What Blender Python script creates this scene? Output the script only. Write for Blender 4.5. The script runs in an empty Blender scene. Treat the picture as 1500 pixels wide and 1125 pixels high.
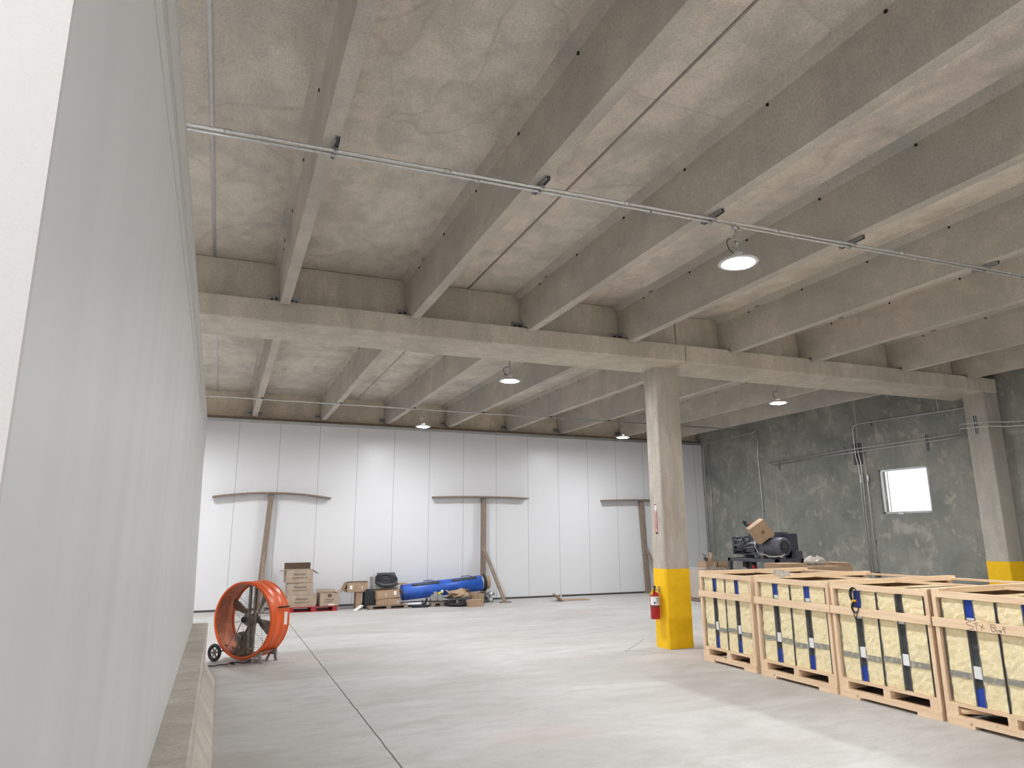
import bpy, bmesh, math, random
from mathutils import Vector, Matrix, Euler
random.seed(7)
SC = bpy.context.scene
COL = SC.collection
PI = math.pi

# ------------------------------------------------------------------ materials
def srgb(r, g, b):
    f = lambda c: (c/255/12.92) if c/255 <= .04045 else ((c/255+.055)/1.055)**2.4
    return (f(r), f(g), f(b), 1)

class NT:
    def __init__(self, name):
        self.m = bpy.data.materials.new(name); self.m.use_nodes = True
        self.t = self.m.node_tree; self.n = self.t.nodes; self.l = self.t.links
        self.b = self.n['Principled BSDF']
    def node(self, typ, **kw):
        nd = self.n.new(typ)
        for k, v in kw.items(): setattr(nd, k, v)
        return nd
    def link(self, a, b): self.l.new(a, b)
    def pos(self, scale=(1, 1, 1), world=True):
        mp = self.node('ShaderNodeMapping'); mp.inputs['Scale'].default_value = scale
        if world: self.link(self.node('ShaderNodeNewGeometry').outputs['Position'], mp.inputs[0])
        else: self.link(self.node('ShaderNodeTexCoord').outputs['Object'], mp.inputs[0])
        return mp.outputs[0]
    def noise(self, vec, scale, detail=6, rough=.6, dist=0):
        nd = self.node('ShaderNodeTexNoise'); self.link(vec, nd.inputs['Vector'])
        nd.inputs['Scale'].default_value = scale; nd.inputs['Detail'].default_value = detail
        nd.inputs['Roughness'].default_value = rough; nd.inputs['Distortion'].default_value = dist
        return nd.outputs['Fac']
    def ramp(self, fac, stops):
        r = self.node('ShaderNodeValToRGB'); e = r.color_ramp.elements
        while len(e) < len(stops): e.new(.5)
        for i, (p, c) in enumerate(stops):
            e[i].position = p; e[i].color = c if len(c) == 4 else (*c, 1)
        self.link(fac, r.inputs[0]); return r.outputs[0]
    def mix(self, fac, a, b, mode='MIX'):
        x = self.node('ShaderNodeMix', data_type='RGBA', blend_type=mode)
        for s, v in ((0, fac), (6, a), (7, b)):
            if isinstance(v, (int, float, tuple)): x.inputs[s].default_value = v
            else: self.link(v, x.inputs[s])
        return x.outputs[2]
    def math(self, op, a, b=None, c=None):
        x = self.node('ShaderNodeMath', operation=op)
        for s, v in enumerate((a, b, c)):
            if v is None: continue
            if isinstance(v, (int, float)): x.inputs[s].default_value = v
            else: self.link(v, x.inputs[s])
        return x.outputs[0]
    def bump(self, h, strength=.3, dist=.01):
        x = self.node('ShaderNodeBump'); x.inputs['Strength'].default_value = strength
        x.inputs['Distance'].default_value = dist
        self.link(h, x.inputs['Height']); self.link(x.outputs[0], self.b.inputs['Normal'])
    def base(self, c):
        if isinstance(c, tuple): self.b.inputs['Base Color'].default_value = c
        else: self.link(c, self.b.inputs['Base Color'])
    def set(self, rough=.6, metal=0, spec=None):
        self.b.inputs['Roughness'].default_value = rough; self.b.inputs['Metallic'].default_value = metal
        if spec is not None: self.b.inputs['Specular IOR Level'].default_value = spec

def plain(name, c, rough=.6, metal=0, var=.12, scale=18, world=False, bump=0):
    N = NT(name); v = N.pos(world=world)
    n = N.noise(v, scale, 5)
    a = tuple(x*(1-var) for x in c[:3])+(1,); b = tuple(min(1, x*(1+var)) for x in c[:3])+(1,)
    N.base(N.ramp(n, [(.3, a), (.7, b)])); N.set(rough, metal)
    if bump: N.bump(n, bump, .01)
    return N.m

def concrete(name, light, dark, tint, stretch=(1, 1, 1), blotch=.55, bump=.25, patches=None, crackc=None):
    N = NT(name); v = N.pos(stretch)
    big = N.noise(v, .7, 5, .6, .6); mid = N.noise(v, 3.2, 8, .65, .3); fine = N.noise(N.pos(), 45, 4, .7)
    c = N.ramp(big, [(.32, dark), (blotch, light)])
    c = N.mix(N.math('MULTIPLY', N.ramp(mid, [(.42, (0, 0, 0)), (.66, (1, 1, 1))]), .62), c, tuple(x*.82 for x in tint[:3])+(1,))
    c = N.mix(.5, c, N.ramp(fine, [(.32, (.62, .62, .62)), (.6, (1.12, 1.12, 1.12))]), 'MULTIPLY')
    vs = N.noise(N.pos((6, 6, .5)), 1.3, 5, .7, .2)
    c = N.mix(N.ramp(vs, [(.5, (0, 0, 0)), (.72, (.38, .38, .38))]), c, dark)
    if crackc:
        st = N.noise(N.pos((1, .8, 1)), .55, 3, .55, .8)
        c = N.mix(N.math('MULTIPLY', N.ramp(st, [(.535, (0, 0, 0)), (.552, (1, 1, 1)), (.558, (.35, .35, .35)), (.62, (.12, .12, .12)), (.7, (0, 0, 0))]), .30), c, crackc)
        w = N.noise(N.pos((.5, 6, 1)), 1.2, 6, .7)
        c = N.mix(N.ramp(w, [(.62, (0, 0, 0)), (.72, (.22, .22, .22))]), c, crackc)
    if patches:
        pn = N.noise(N.pos((1, 1, .9)), 1.9, 5, .6, .5)
        c = N.mix(N.ramp(pn, [(.57, (0, 0, 0)), (.66, (.75, .75, .75))]), c, patches)
        pn2 = N.noise(N.pos((1, 1.2, .8)), 4.8, 3, .5, .2)
        c = N.mix(N.ramp(pn2, [(.63, (0, 0, 0)), (.69, (.6, .6, .6))]), c, patches)
    N.base(c); N.set(.85, 0, .25)
    N.bump(N.math('ADD', mid, N.math('MULTIPLY', fine, .4)), bump, .01)
    return N.m

M = {}
M['ceil'] = concrete('ceiling_concrete', (0.79, 0.715, 0.625, 1), (0.60, 0.54, 0.47, 1), (0.563, 0.544, 0.493, 1), (1, .7, 1), crackc=(0.307, 0.243, 0.192, 1))
M['girder'] = concrete('girder_concrete', (0.650, 0.587, 0.494, 1), (0.475, 0.431, 0.356, 1), (0.562, 0.525, 0.450, 1), (1.6, 1.6, .6))
M['stem'] = concrete('stem_concrete', (0.621, 0.564, 0.489, 1), (0.437, 0.414, 0.368, 1), (0.506, 0.500, 0.460, 1), (1, .6, .8))
M['web'] = concrete('web_concrete', (0.798, 0.703, 0.570, 1), (0.532, 0.475, 0.380, 1), (0.684, 0.627, 0.513, 1))
M['column'] = concrete('column_concrete', (0.582, 0.533, 0.466, 1), (0.388, 0.339, 0.281, 1), (0.466, 0.427, 0.369, 1), (2, 2, .5))
M['pilaster'] = concrete('pilaster_concrete', (0.528, 0.492, 0.432, 1), (0.396, 0.372, 0.324, 1), (0.456, 0.432, 0.384, 1), (1.5, 1.5, .5))
M['rwall'] = concrete('grey_wall_concrete', (0.376, 0.376, 0.341, 1), (0.219, 0.228, 0.210, 1), (0.289, 0.298, 0.271, 1), (1, 1, 1), .62, .2, (0.46, 0.425, 0.37, 1))
M['curb'] = concrete('curb_concrete', (0.644, 0.588, 0.525, 1), (0.434, 0.399, 0.350, 1), (0.532, 0.497, 0.448, 1), (1, 2, 1), .6, .35)

def floor_mat():
    N = NT('floor_concrete'); g = N.node('ShaderNodeNewGeometry'); P = g.outputs['Position']
    v = N.pos((1, 1, 1))
    big = N.noise(N.pos((.35, 1, 1)), .8, 7, .68, .8); mid = N.noise(N.pos((.6, 1.4, 1)), 3.3, 9, .72, .4); fine = N.noise(v, 40, 4, .75)
    c = N.ramp(big, [(.3, (.45, .425, .40, 1)), (.5, (.545, .53, .515, 1)), (.68, (.62, .61, .605, 1))])
    c = N.mix(N.ramp(mid, [(.45, (0, 0, 0)), (.72, (.75, .75, .75))]), c, (.42, .405, .39, 1))
    c = N.mix(.45, c, N.ramp(fine, [(.3, (.75, .75, .75)), (.6, (1, 1, 1))]), 'MULTIPLY')
    # faint reddish chalk dust
    red = N.noise(N.pos((.5, .5, 1)), .9, 3, .5); c = N.mix(N.ramp(red, [(.58, (0, 0, 0)), (.72, (.45, .45, .45))]), c, (.62, .50, .47, 1))
    s = N.node('ShaderNodeSeparateXYZ'); N.link(P, s.inputs[0]); X, Y = s.outputs[0], s.outputs[1]
    wob = N.math('MULTIPLY', N.math('SUBTRACT', N.noise(v, 2.5, 3), .5), .03)
    def line(u, w, gate=None):
        m = N.math('LESS_THAN', N.math('ABSOLUTE', N.math('ADD', u, wob)), w)
        return N.math('MULTIPLY', m, gate) if gate is not None else m
    def rng(a, lo, hi): return N.math('MULTIPLY', N.math('GREATER_THAN', a, lo), N.math('LESS_THAN', a, hi))
    l = line(N.math('SUBTRACT', X, 1.63), .008)
    # isolation diamond around the column
    sm = N.math('ADD', X, Y); df = N.math('SUBTRACT', Y, X)
    l = N.math('MAXIMUM', l, line(N.math('SUBTRACT', df, 4.3), .009, rng(sm, 17.6, 19.8)))
    l = N.math('MAXIMUM', l, line(N.math('SUBTRACT', sm, 17.75), .008, rng(df, 2.3, 4.4)))
    l = N.math('MAXIMUM', l, line(N.math('SUBTRACT', X, 7.72), .007, N.math('LESS_THAN', Y, 9.9)))
    c = N.mix(l, c, (.10, .085, .07, 1))
    # small spots
    sp = N.noise(v, 7, 2, .4); c = N.mix(N.ramp(sp, [(.76, (0, 0, 0)), (.79, (.6, .6, .6))]), c, (.25, .23, .21, 1))
    N.base(c); N.set(.62, 0, .35)
    N.bump(N.math('ADD', mid, N.math('MULTIPLY', fine, .35)), .15, .008)
    return N.m
M['floor'] = floor_mat()

def panel_mat():
    N = NT('white_insulated_panel'); g = N.node('ShaderNodeNewGeometry')
    s = N.node('ShaderNodeSeparateXYZ'); N.link(g.outputs['Position'], s.inputs[0]); X = s.outputs[0]
    u = N.math('FRACT', N.math('DIVIDE', N.math('ADD', X, 20.566-.277+.0), 1.127))
    # X = .277 is a seam: (.277+20.289)/1.127 is a whole number and a bit, folded in here
    off = ((.277+20.289)/1.127) % 1
    d = N.math('ABSOLUTE', N.math('SUBTRACT', u, off))
    seam = N.math('LESS_THAN', d, .0055)
    rib = N.math('FRACT', N.math('DIVIDE', X, .0805))
    ribl = N.math('LESS_THAN', N.math('ABSOLUTE', N.math('SUBTRACT', rib, .5)), .06)
    c = N.mix(seam, (.76, .765, .79, 1), (.36, .36, .37, 1))
    c = N.mix(N.math('MULTIPLY', ribl, .10), c, (.55, .56, .58, 1))
    N.base(c); N.set(.33, 0, .5)
    h = N.math('SUBTRACT', N.math('MULTIPLY', N.math('SINE', N.math('MULTIPLY', X, 78.05)), .12), seam)
    h = N.math('ADD', h, N.math('MULTIPLY', N.noise(N.pos((1, 1, .3)), 3, 3), .5))
    N.bump(h, .35, .004)
    return N.m
M['panel'] = panel_mat()
def stucco():
    N = NT('embossed_white_panel'); v = N.pos((1, 1, 1))
    N.base((.60, .585, .575, 1)); N.set(.55, 0, .3)
    a = N.noise(v, 95, 3, .5, .2); b = N.noise(N.pos((1, 1, .4)), 7, 2)
    N.bump(N.math('ADD', N.math('MULTIPLY', N.ramp(a, [(.5, (0, 0, 0)), (.8, (1, 1, 1))]), 1.0), N.math('MULTIPLY', b, .5)), .38, .0018)
    return N.m
M['stucco'] = stucco()
def smooth_panel():
    N = NT('smooth_white_panel'); v = N.pos((.4, 1, .12))
    n = N.noise(v, 3.5, 4, .5)
    N.base(N.ramp(n, [(.3, (.60, .615, .61, 1)), (.7, (.66, .67, .665, 1))])); N.set(.45, 0, .4)
    N.bump(N.noise(N.pos((1, 1, .5)), 2.0, 3), .15, .01)
    return N.m
M['smooth'] = smooth_panel()
M['flash'] = plain('white_flashing', (.62, .62, .61), .4, .1, .05, 3)
M['galv'] = plain('galvanised_steel', (.52, .53, .54), .38, .85, .15, 25)
M['emt'] = plain('conduit_steel', (.62, .62, .61), .32, .75, .10, 25)
M['dkmetal'] = plain('dark_bracket_steel', (.10, .10, .10), .5, .6, .2, 30)
M['black'] = plain('black_rubber', (.018, .018, .02), .55, 0, .2, 20)
M['hole'] = plain('hole_black', (.01, .01, .01), .9)
M['seal'] = plain('white_backer_rod', (.66, .65, .66), .6, 0, .08, 9)
M['seal2'] = plain('grey_joint_sealant', (.36, .32, .28), .8, 0, .15, 9)
M['caulk'] = plain('tan_caulk', (.42, .38, .34), .8, 0, .15, 9)
M['yellow'] = plain('yellow_paint', (.95, .56, .0015), .7, 0, .05, 9, bump=.05)
M['red'] = plain('red_enamel', (.42, .012, .018), .28, 0, .1, 5)
M['redpal'] = plain('red_painted_wood', (.38, .02, .03), .6, 0, .25, 9)
M['white'] = plain('white_print', (.85, .85, .86), .6, 0, .03)
M['greyprint'] = plain('grey_print', (.42, .42, .43), .7, 0, .2, 60)
M['ink'] = plain('black_ink', (.03, .028, .03), .8)
M['brownink'] = plain('brown_marker', (.10, .05, .035), .8)
M['orange'] = plain('orange_enamel', (.78, .115, .018), .36, 0, .1, 4)
M['orangein'] = plain('dusty_orange_enamel', (.52, .16, .08), .6, 0, .25, 6)
M['fandark'] = plain('dusty_grey_metal', (.27, .25, .22), .5, .5, .25, 14)
M['wire'] = plain('guard_wire', (.20, .19, .18), .4, .7, .1)
M['card'] = plain('cardboard', (.40, .275, .18), .85, 0, .13, 7, bump=.1)
M['cardlt'] = plain('pale_cardboard', (.44, .345, .265), .85, 0, .10, 7, bump=.1)
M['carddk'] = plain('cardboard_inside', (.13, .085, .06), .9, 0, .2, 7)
M['tape'] = plain('clear_tape', (.70, .62, .50), .25, 0, .08)
M['blue'] = plain('blue_paint', (.03, .12, .55), .4, 0, .2, 5)
M['bluefilm'] = plain('blue_film', (.012, .05, .36), .35, 0, .25, 9)
M['gapgrey'] = plain('grey_membrane', (.07, .075, .08), .6, 0, .35, 8)
M['gapbrown'] = plain('brown_board_edge', (.16, .095, .065), .8, 0, .25, 8)
M['edge'] = plain('dull_sheet_metal_edge', (.28, .27, .25), .5, .5, .2, 14)
M['comp'] = plain('dark_blue_grey_machine_paint', (.055, .06, .085), .42, .1, .12, 6)
M['comp2'] = plain('grey_motor_paint', (.10, .105, .13), .45, .1, .12, 6)
M['stand'] = plain('dark_grey_frame_paint', (.085, .09, .11), .5, .1, .12, 6)
M['oldwood'] = plain('weathered_lumber', (.27, .21, .165), .85, 0, .2, 12, bump=.2)
M['wrap'] = plain('crinkled_plastic', (.52, .47, .42), .35, 0, .15, 14, bump=.4)
M['shred'] = plain('shredded_debris', (.30, .23, .17), .9, 0, .5, 30)
M['brass'] = plain('brass_fitting', (.60, .45, .15), .3, .9, .1)
M['ylabel'] = plain('yellow_tag', (.85, .75, .03), .5, 0, .05)
M['orangetie'] = plain('orange_tie', (.9, .42, .05), .5, 0, .05)
M['mgrey'] = plain('cast_grey_metal', (.38, .38, .37), .45, .6, .2, 14)

def foam():
    N = NT('yellow_spray_foam'); v = N.pos((1, 1, 1))
    a = N.noise(v, 16, 6, .7, .5); b = N.noise(v, 70, 3, .6)
    N.base(N.ramp(a, [(.3, (.82, .68, .38, 1)), (.55, (.93, .81, .53, 1)), (.75, (.96, .87, .62, 1))])); N.set(.85, 0, .2)
    N.bump(N.math('ADD', a, N.math('MULTIPLY', b, .35)), .7, .02)
    return N.m
M['foam'] = foam()
def strapm():
    N = NT('torn_grey_strip'); v = N.pos((1, 1, 1), world=True)
    a = N.noise(v, 22, 4, .6, .4)
    N.base(N.ramp(a, [(.5, (.27, .26, .23, 1)), (.66, (.50, .46, .36, 1)), (.74, (.76, .70, .50, 1))])); N.set(.8)
    return N.m
M['strip'] = strapm()
def wood(name, c1, c2, axis):
    N = NT(name); st = [14, 14, 14]; st[axis] = .9
    v = N.pos(tuple(st), world=False)
    a = N.noise(v, 1.6, 6, .6, .3); k = N.noise(N.pos(world=False), 6, 2, .4)
    c = N.ramp(a, [(.3, c1), (.7, c2)])
    c = N.mix(N.ramp(k, [(.74, (0, 0, 0)), (.78, (.7, .7, .7))]), c, tuple(x*.45 for x in c1[:3])+(1,))
    N.base(c); N.set(.7, 0, .3); N.bump(a, .15, .005); return N.m
W1, W2 = (.74, .52, .34, 1), (.92, .71, .50, 1)
M['woodx'] = wood('fresh_pine_along_x', W1, W2, 0)
M['woody'] = wood('fresh_pine_along_y', W1, W2, 1)
M['woodz'] = wood('fresh_pine_along_z', W1, W2, 2)
M['woodin'] = plain('brown_sheathing_board', (.22, .115, .06), .85, 0, .15, 6)
def emit(name, c, s):
    N = NT(name); N.base((.9, .9, .9, 1)); N.b.inputs['Emission Color'].default_value = c
    N.b.inputs['Emission Strength'].default_value = s; return N.m
LAMP = 640
M['lamp'] = emit('lamp_lens', (.965, .985, 1, 1), LAMP)
M['lamphouse'] = plain('white_lamp_housing', (.72, .72, .71), .4, .2, .05)
def glass():
    N = NT('window_glass'); N.base((1, 1, 1, 1)); N.set(.02)
    N.b.inputs['Transmission Weight'].default_value = 1; N.b.inputs['IOR'].default_value = 1.02
    return N.m
M['glass'] = glass()
def film():
    N = NT('stretch_wrap_film'); N.base((.85, .82, .80, 1)); N.set(.25); N.b.inputs['Alpha'].default_value = .28
    N.bump(N.noise(N.pos((1, 1, 2)), 8, 3), .8, .03); return N.m
M['film'] = film()

# ------------------------------------------------------------------ builders
class MB:
    def __init__(self): self.bm = bmesh.new(); self.mats = ['']; self.cur = 0; self.ml = []
    def mat(self, key):
        if key not in self.ml: self.ml.append(key)
        self.cur = self.ml.index(key); return self
    def _tag(self, n0):
        self.bm.faces.ensure_lookup_table()
        for f in self.bm.faces[n0:]: f.material_index = self.cur
    def hexa(self, v):
        n0 = len(self.bm.faces); vs = [self.bm.verts.new(p) for p in v]
        for f in ((3, 2, 1, 0), (4, 5, 6, 7), (0, 1, 5, 4), (1, 2, 6, 5), (2, 3, 7, 6), (3, 0, 4, 7)):
            self.bm.faces.new([vs[i] for i in f])
        self._tag(n0); return self
    def box(self, x0, x1, y0, y1, z0, z1):
        return self.hexa([(x0, y0, z0), (x1, y0, z0), (x1, y1, z0), (x0, y1, z0), (x0, y0, z1), (x1, y0, z1), (x1, y1, z1), (x0, y1, z1)])
    def obox(self, c, s, rot=(0, 0, 0)):
        R = Euler(rot).to_matrix(); c = Vector(c); h = Vector(s)/2
        return self.hexa([c+R@Vector((x*h.x, y*h.y, z*h.z)) for z in (-1, 1) for x, y in ((-1, -1), (1, -1), (1, 1), (-1, 1))])
    def bar(self, p0, p1, w, h, up=(0, 0, 1)):
        p0, p1 = Vector(p0), Vector(p1); d = (p1-p0).normalized(); s = d.cross(Vector(up))
        if s.length < 1e-4: s = d.cross(Vector((0, 1, 0)))
        s.normalize(); u = s.cross(d).normalized(); s *= w/2; u *= h/2
        return self.hexa([p0-s-u, p0+s-u, p0+s+u, p0-s+u, p1-s-u, p1+s-u, p1+s+u, p1-s+u])
    def rings(self, rings, cap=(True, True), closed=False):
        n0 = len(self.bm.faces); R = [[self.bm.verts.new(p) for p in r] for r in rings]; n = len(R[0])
        m = len(R); 
        for i in range(m if closed else m-1):
            A, B = R[i], R[(i+1) % m]
            for k in range(n): 
                f = self.bm.faces.new((A[k], A[(k+1) % n], B[(k+1) % n], B[k])); f.smooth = True
        if not closed:
            if cap[0]: self.bm.faces.new(R[0][::-1])
            if cap[1]: self.bm.faces.new(R[-1])
        self._tag(n0); return self
    def tube(self, pts, r, n=8, closed=False):
        P = [Vector(p) for p in pts]; rr = r if isinstance(r, (list, tuple)) else [r]*len(P); out = []; m = len(P)
        u = None
        for i, p in enumerate(P):
            a = P[i-1] if (i > 0 or closed) else p; b = P[(i+1) % m] if (i < m-1 or closed) else p
            d = (b-a).normalized()
            if u is None:
                u = d.cross(Vector((0, 0, 1)))
                if u.length < .05: u = d.cross(Vector((1, 0, 0)))
            u = (u-d*u.dot(d)).normalized(); w = d.cross(u)
            out.append([p+(u*math.cos(2*PI*k/n)+w*math.sin(2*PI*k/n))*rr[i] for k in range(n)])
        return self.rings(out, closed=closed)
    def cyl(self, p0, p1, r, r1=None, n=20): return self.tube([p0, p1], [r, r if r1 is None else r1], n)
    def lathe(self, prof, n=32, axis='z', c=(0, 0, 0), cap=(False, False), closed=False):
        out = []
        for r, h in prof:
            ring = []
            for k in range(n):
                a = 2*PI*k/n; x, y = r*math.cos(a), r*math.sin(a)
                p = {'z': (x, y, h), 'y': (x, h, y), 'x': (h, x, y)}[axis]
                ring.append((p[0]+c[0], p[1]+c[1], p[2]+c[2]))
            out.append(ring)
        return self.rings(out, cap, closed)
    def prism(self, prof, a0, a1, axis='y'):
        f = {'y': lambda p, t: (p[0], t, p[1]), 'x': lambda p, t: (t, p[0], p[1]), 'z': lambda p, t: (p[0], p[1], t)}[axis]
        n0 = len(self.bm.faces)
        A = [self.bm.verts.new(f(p, a0)) for p in prof]; B = [self.bm.verts.new(f(p, a1)) for p in prof]; n = len(prof)
        for k in range(n): self.bm.faces.new((A[k], A[(k+1) % n], B[(k+1) % n], B[k]))
        self.bm.faces.new(A[::-1]); self.bm.faces.new(B); self._tag(n0); return self
    def build(self, name, mat=None, parent=None, loc=None, rot=None, bevel=0, label=None):
        bm = self.bm; bmesh.ops.recalc_face_normals(bm, faces=bm.faces[:])
        if bevel:
            ed = [e for e in bm.edges if len(e.link_faces) == 2 and e.calc_face_angle(0) > .6]
            bmesh.ops.bevel(bm, geom=ed, offset=bevel, segments=1, affect='EDGES', clamp_overlap=True)
        me = bpy.data.meshes.new(name); bm.to_mesh(me); bm.free()
        for k in (self.ml or [mat]): me.materials.append(M[k])
        o = bpy.data.objects.new(name, me); COL.objects.link(o)
        if parent: o.parent = parent
        if loc: o.location = loc
        if rot: o.rotation_euler = rot
        if label: o['label'] = label
        return o

def tag(o, label=None, cat=None, group=None, kind=None):
    for k, v in (('label', label), ('category', cat), ('group', group), ('kind', kind)):
        if v: o[k] = v
    return o
def thing(name, loc, label, cat, group=None, rotz=0):
    o = bpy.data.objects.new(name, None); COL.objects.link(o); o.location = loc; o.rotation_euler = (0, 0, rotz)
    o.empty_display_size = .1
    return tag(o, label, cat, group)
def struct(o): o['kind'] = 'structure'; return o
def copy_tree(o, parent=None):
    c = o.copy(); COL.objects.link(c)
    if parent: c.parent = parent
    for ch in list(o.children): copy_tree(ch, c)
    return c
def text(s, size, mat, parent, loc, rot, name='lettering', extrude=.0008, sx=1, shear=0):
    cu = bpy.data.curves.new('tmp', 'FONT'); cu.body = s; cu.size = size; cu.extrude = extrude; cu.align_x = 'CENTER'; cu.align_y = 'CENTER'; cu.shear = shear
    t = bpy.data.objects.new('tmp', cu); COL.objects.link(t)
    dg = bpy.context.evaluated_depsgraph_get(); me = bpy.data.meshes.new_from_object(t.evaluated_get(dg))
    bpy.data.objects.remove(t); bpy.data.curves.remove(cu)
    me.materials.clear(); me.materials.append(M[mat])
    o = bpy.data.objects.new(name, me); COL.objects.link(o); o.parent = parent; o.location = loc; o.rotation_euler = rot; o.scale = (sx, 1, 1)
    return o

# ------------------------------------------------------------------ camera
H = 2.0
cam = bpy.data.cameras.new('camera'); co = bpy.data.objects.new('camera', cam); COL.objects.link(co); SC.camera = co
cam.sensor_width = 36; cam.lens = 1008.2/1500*36; cam.clip_start = .05; cam.clip_end = 200
yaw, pit, rol = .3936, .2149, -.0062
f = Vector((math.sin(yaw)*math.cos(pit), math.cos(yaw)*math.cos(pit), math.sin(pit)))
rt = Vector((math.cos(yaw), -math.sin(yaw), 0)); up = rt.cross(f)
r2 = rt*math.cos(rol)+up*math.sin(rol); u2 = -rt*math.sin(rol)+up*math.cos(rol)
co.matrix_world = Matrix(((r2.x, u2.x, -f.x, 0), (r2.y, u2.y, -f.y, 0), (r2.z, u2.z, -f.z, H), (0, 0, 0, 1)))

# ------------------------------------------------------------------ setting
ZS = 6.13; ZB = 5.38; XR = 16.4; YW = 21.05
def gy(x): return 10.43-.0195*(x+.5)          # front line of the girder
struct(MB().box(-14, 17, -9, 22, -.2, 0).build('floor', 'floor'))
struct(MB().box(-14, 17, -9, 22, ZS, ZS+.2).build('ceiling', 'ceil'))
struct(MB().box(-14, XR, YW, YW+.15, 0, 5.25).build('wall_back', 'panel'))
# dark base trim and grey flashing of the white back wall
struct(MB().box(-14, XR, YW-.02, YW, 0, .055).build('baseboard_back', 'dkmetal'))
struct(MB().mat('galv').box(-14, XR, YW-.05, YW+.02, 5.20, 5.28).mat('web').box(-14, XR, YW+.15, YW+.5, 5.1, 5.42).mat('oldwood').box(-14, XR, YW+.06, YW+.15, 5.29, 5.37).build('trim_1'))
struct(MB().box(-14, XR, YW+.3, YW+.5, 5.42, ZS).build('wall_back_upper', 'web'))
# right wall with the window opening
y0, y1, z0, z1 = 12.13, 13.56, 2.47, 3.64
b = MB(); b.box(XR, XR+.25, -9, y0, 0, ZS).box(XR, XR+.25, y1, 22, 0, ZS).box(XR, XR+.25, y0, y1, 0, z0).box(XR, XR+.25, y0, y1, z1, ZS)
struct(b.build('wall_right', 'rwall'))
struct(MB().box(XR-.008, XR, 17.39, 17.43, 0, 5.4).build('trim_2', 'caulk'))
struct(MB().box(XR-.008, XR, 14.08, 14.12, 0, 5.9).build('trim_3', 'caulk'))
struct(MB().box(XR-.008, XR, 8.0, 8.04, 0, 5.9).build('trim_4', 'caulk'))
struct(MB().box(-14.2, -14, -9, 22, 0, ZS).build('wall_left_far', 'panel'))
# window
w = MB().box(XR+.03, XR+.09, y0, y0+.05, z0, z1).box(XR+.03, XR+.09, y1-.05, y1, z0, z1).box(XR+.03, XR+.09, y0, y1, z0, z0+.05).box(XR+.03, XR+.09, y0, y1, z1-.05, z1)
w.box(XR+.05, XR+.07, y1-.23, y1-.21, z0, z1)
win = struct(w.build('window_1', 'galv'))
MB().box(XR+.055, XR+.061, y0+.03, y1-.03, z0+.03, z1-.03).build('pane', 'glass', win)
MB().box(XR-.012, XR+.02, 12.95, 13.1, z0-.02, z0+.02).build('window_latch', 'white', win)

# left insulated wall on its curb: embossed end face towards the camera, smooth long face
b = MB()
def lx(y, z): return -.300-.060*max(0, (y-2)/10)*max(0, (z-.65)/3.25)
b.mat('smooth').hexa([(-.62, 1.21, .65), (-.30, 1.21, .65), (-.30, 12.6, .65), (-.62, 12.6, .65), (-.62, 1.21, 3.86), (-.30, 1.21, 3.86), (lx(12.3, 3.86), 12.3, 3.86), (-.62, 12.3, 3.86)])
b.mat('stucco').box(-.64, -.296, 1.195, 1.21, .2, 3.9)
b.mat('curb').box(-.62, -.61, 1.21, 12.6, 0, .65)
wl = struct(b.build('wall_left'))
def band(b, o, z0, z1, ye=12.32):
    return b.hexa([(-.63, 1.21, z0), (-.30+o, 1.21, z0), (lx(ye, z0)+o, ye, z0), (-.63, ye, z0), (-.63, 1.21, z1), (-.30+o, 1.21, z1), (lx(ye, z1)+o, ye, z1), (-.63, ye, z1)])
b = MB(); band(b, .003, 3.56, 3.58); band(b, .004, 3.69, 3.71); band(b, .010, 3.71, 3.90); band(b, .014, 3.885, 3.905)
b.box(-.37, -.345, 12.28, 12.38, 3.28, 3.6)
struct(b.build('trim_5', 'flash'))
b = MB().box(-.64, -.075, 1.21, 12.55, 0, .65)
struct(b.build('curb_left', 'curb', bevel=.012)).name = 'trim_6'
b = MB().prism([(-.075, 0), (.085, 0), (.075, .03), (-.075, .32)], 1.21, 11.1, 'y')
struct(b.build('trim_7', 'curb', bevel=.006))

# slab joints
for i, (x, m, r) in enumerate(((-.4, 'seal', .022), (3.61, 'seal2', .014), (7.65, 'seal2', .014), (11.9, 'seal2', .014))):
    b = MB().cyl((x, -8, ZS-.004), (x, gy(x)+.28, ZS-.004), r, n=10).cyl((x, gy(x)+.78, ZS-.004), (x, YW+.3, ZS-.004), r*.8, n=10)
    struct(b.build('trim_%d' % (8+i), m))

# ------------------------------------------------------------------ girder
g = thing('concrete_girder', (0, 0, 5.12), 'long horizontal concrete girder crossing the room on top of the column', 'girder')
def gprism(x0, x1, name):
    prof = [(0, 0), (1.06, 0), (1.06, .33), (.78, .33), (.78, ZS-5.125), (.28, ZS-5.125), (.28, .33), (0, .33)]
    b = MB(); n0 = 0
    A = [b.bm.verts.new((x0, gy(x0)+p[0], p[1])) for p in prof]; B = [b.bm.verts.new((x1, gy(x1)+p[0], p[1])) for p in prof]
    for k in range(8): b.bm.faces.new((A[k], A[(k+1) % 8], B[(k+1) % 8], B[k]))
    b.bm.faces.new(A[::-1]); b.bm.faces.new(B)
    return b.build(name, 'girder', g, bevel=.012)
gprism(-13.9, 7.78, 'girder_span'); gprism(7.795, 16.33, 'girder_span')

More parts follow.
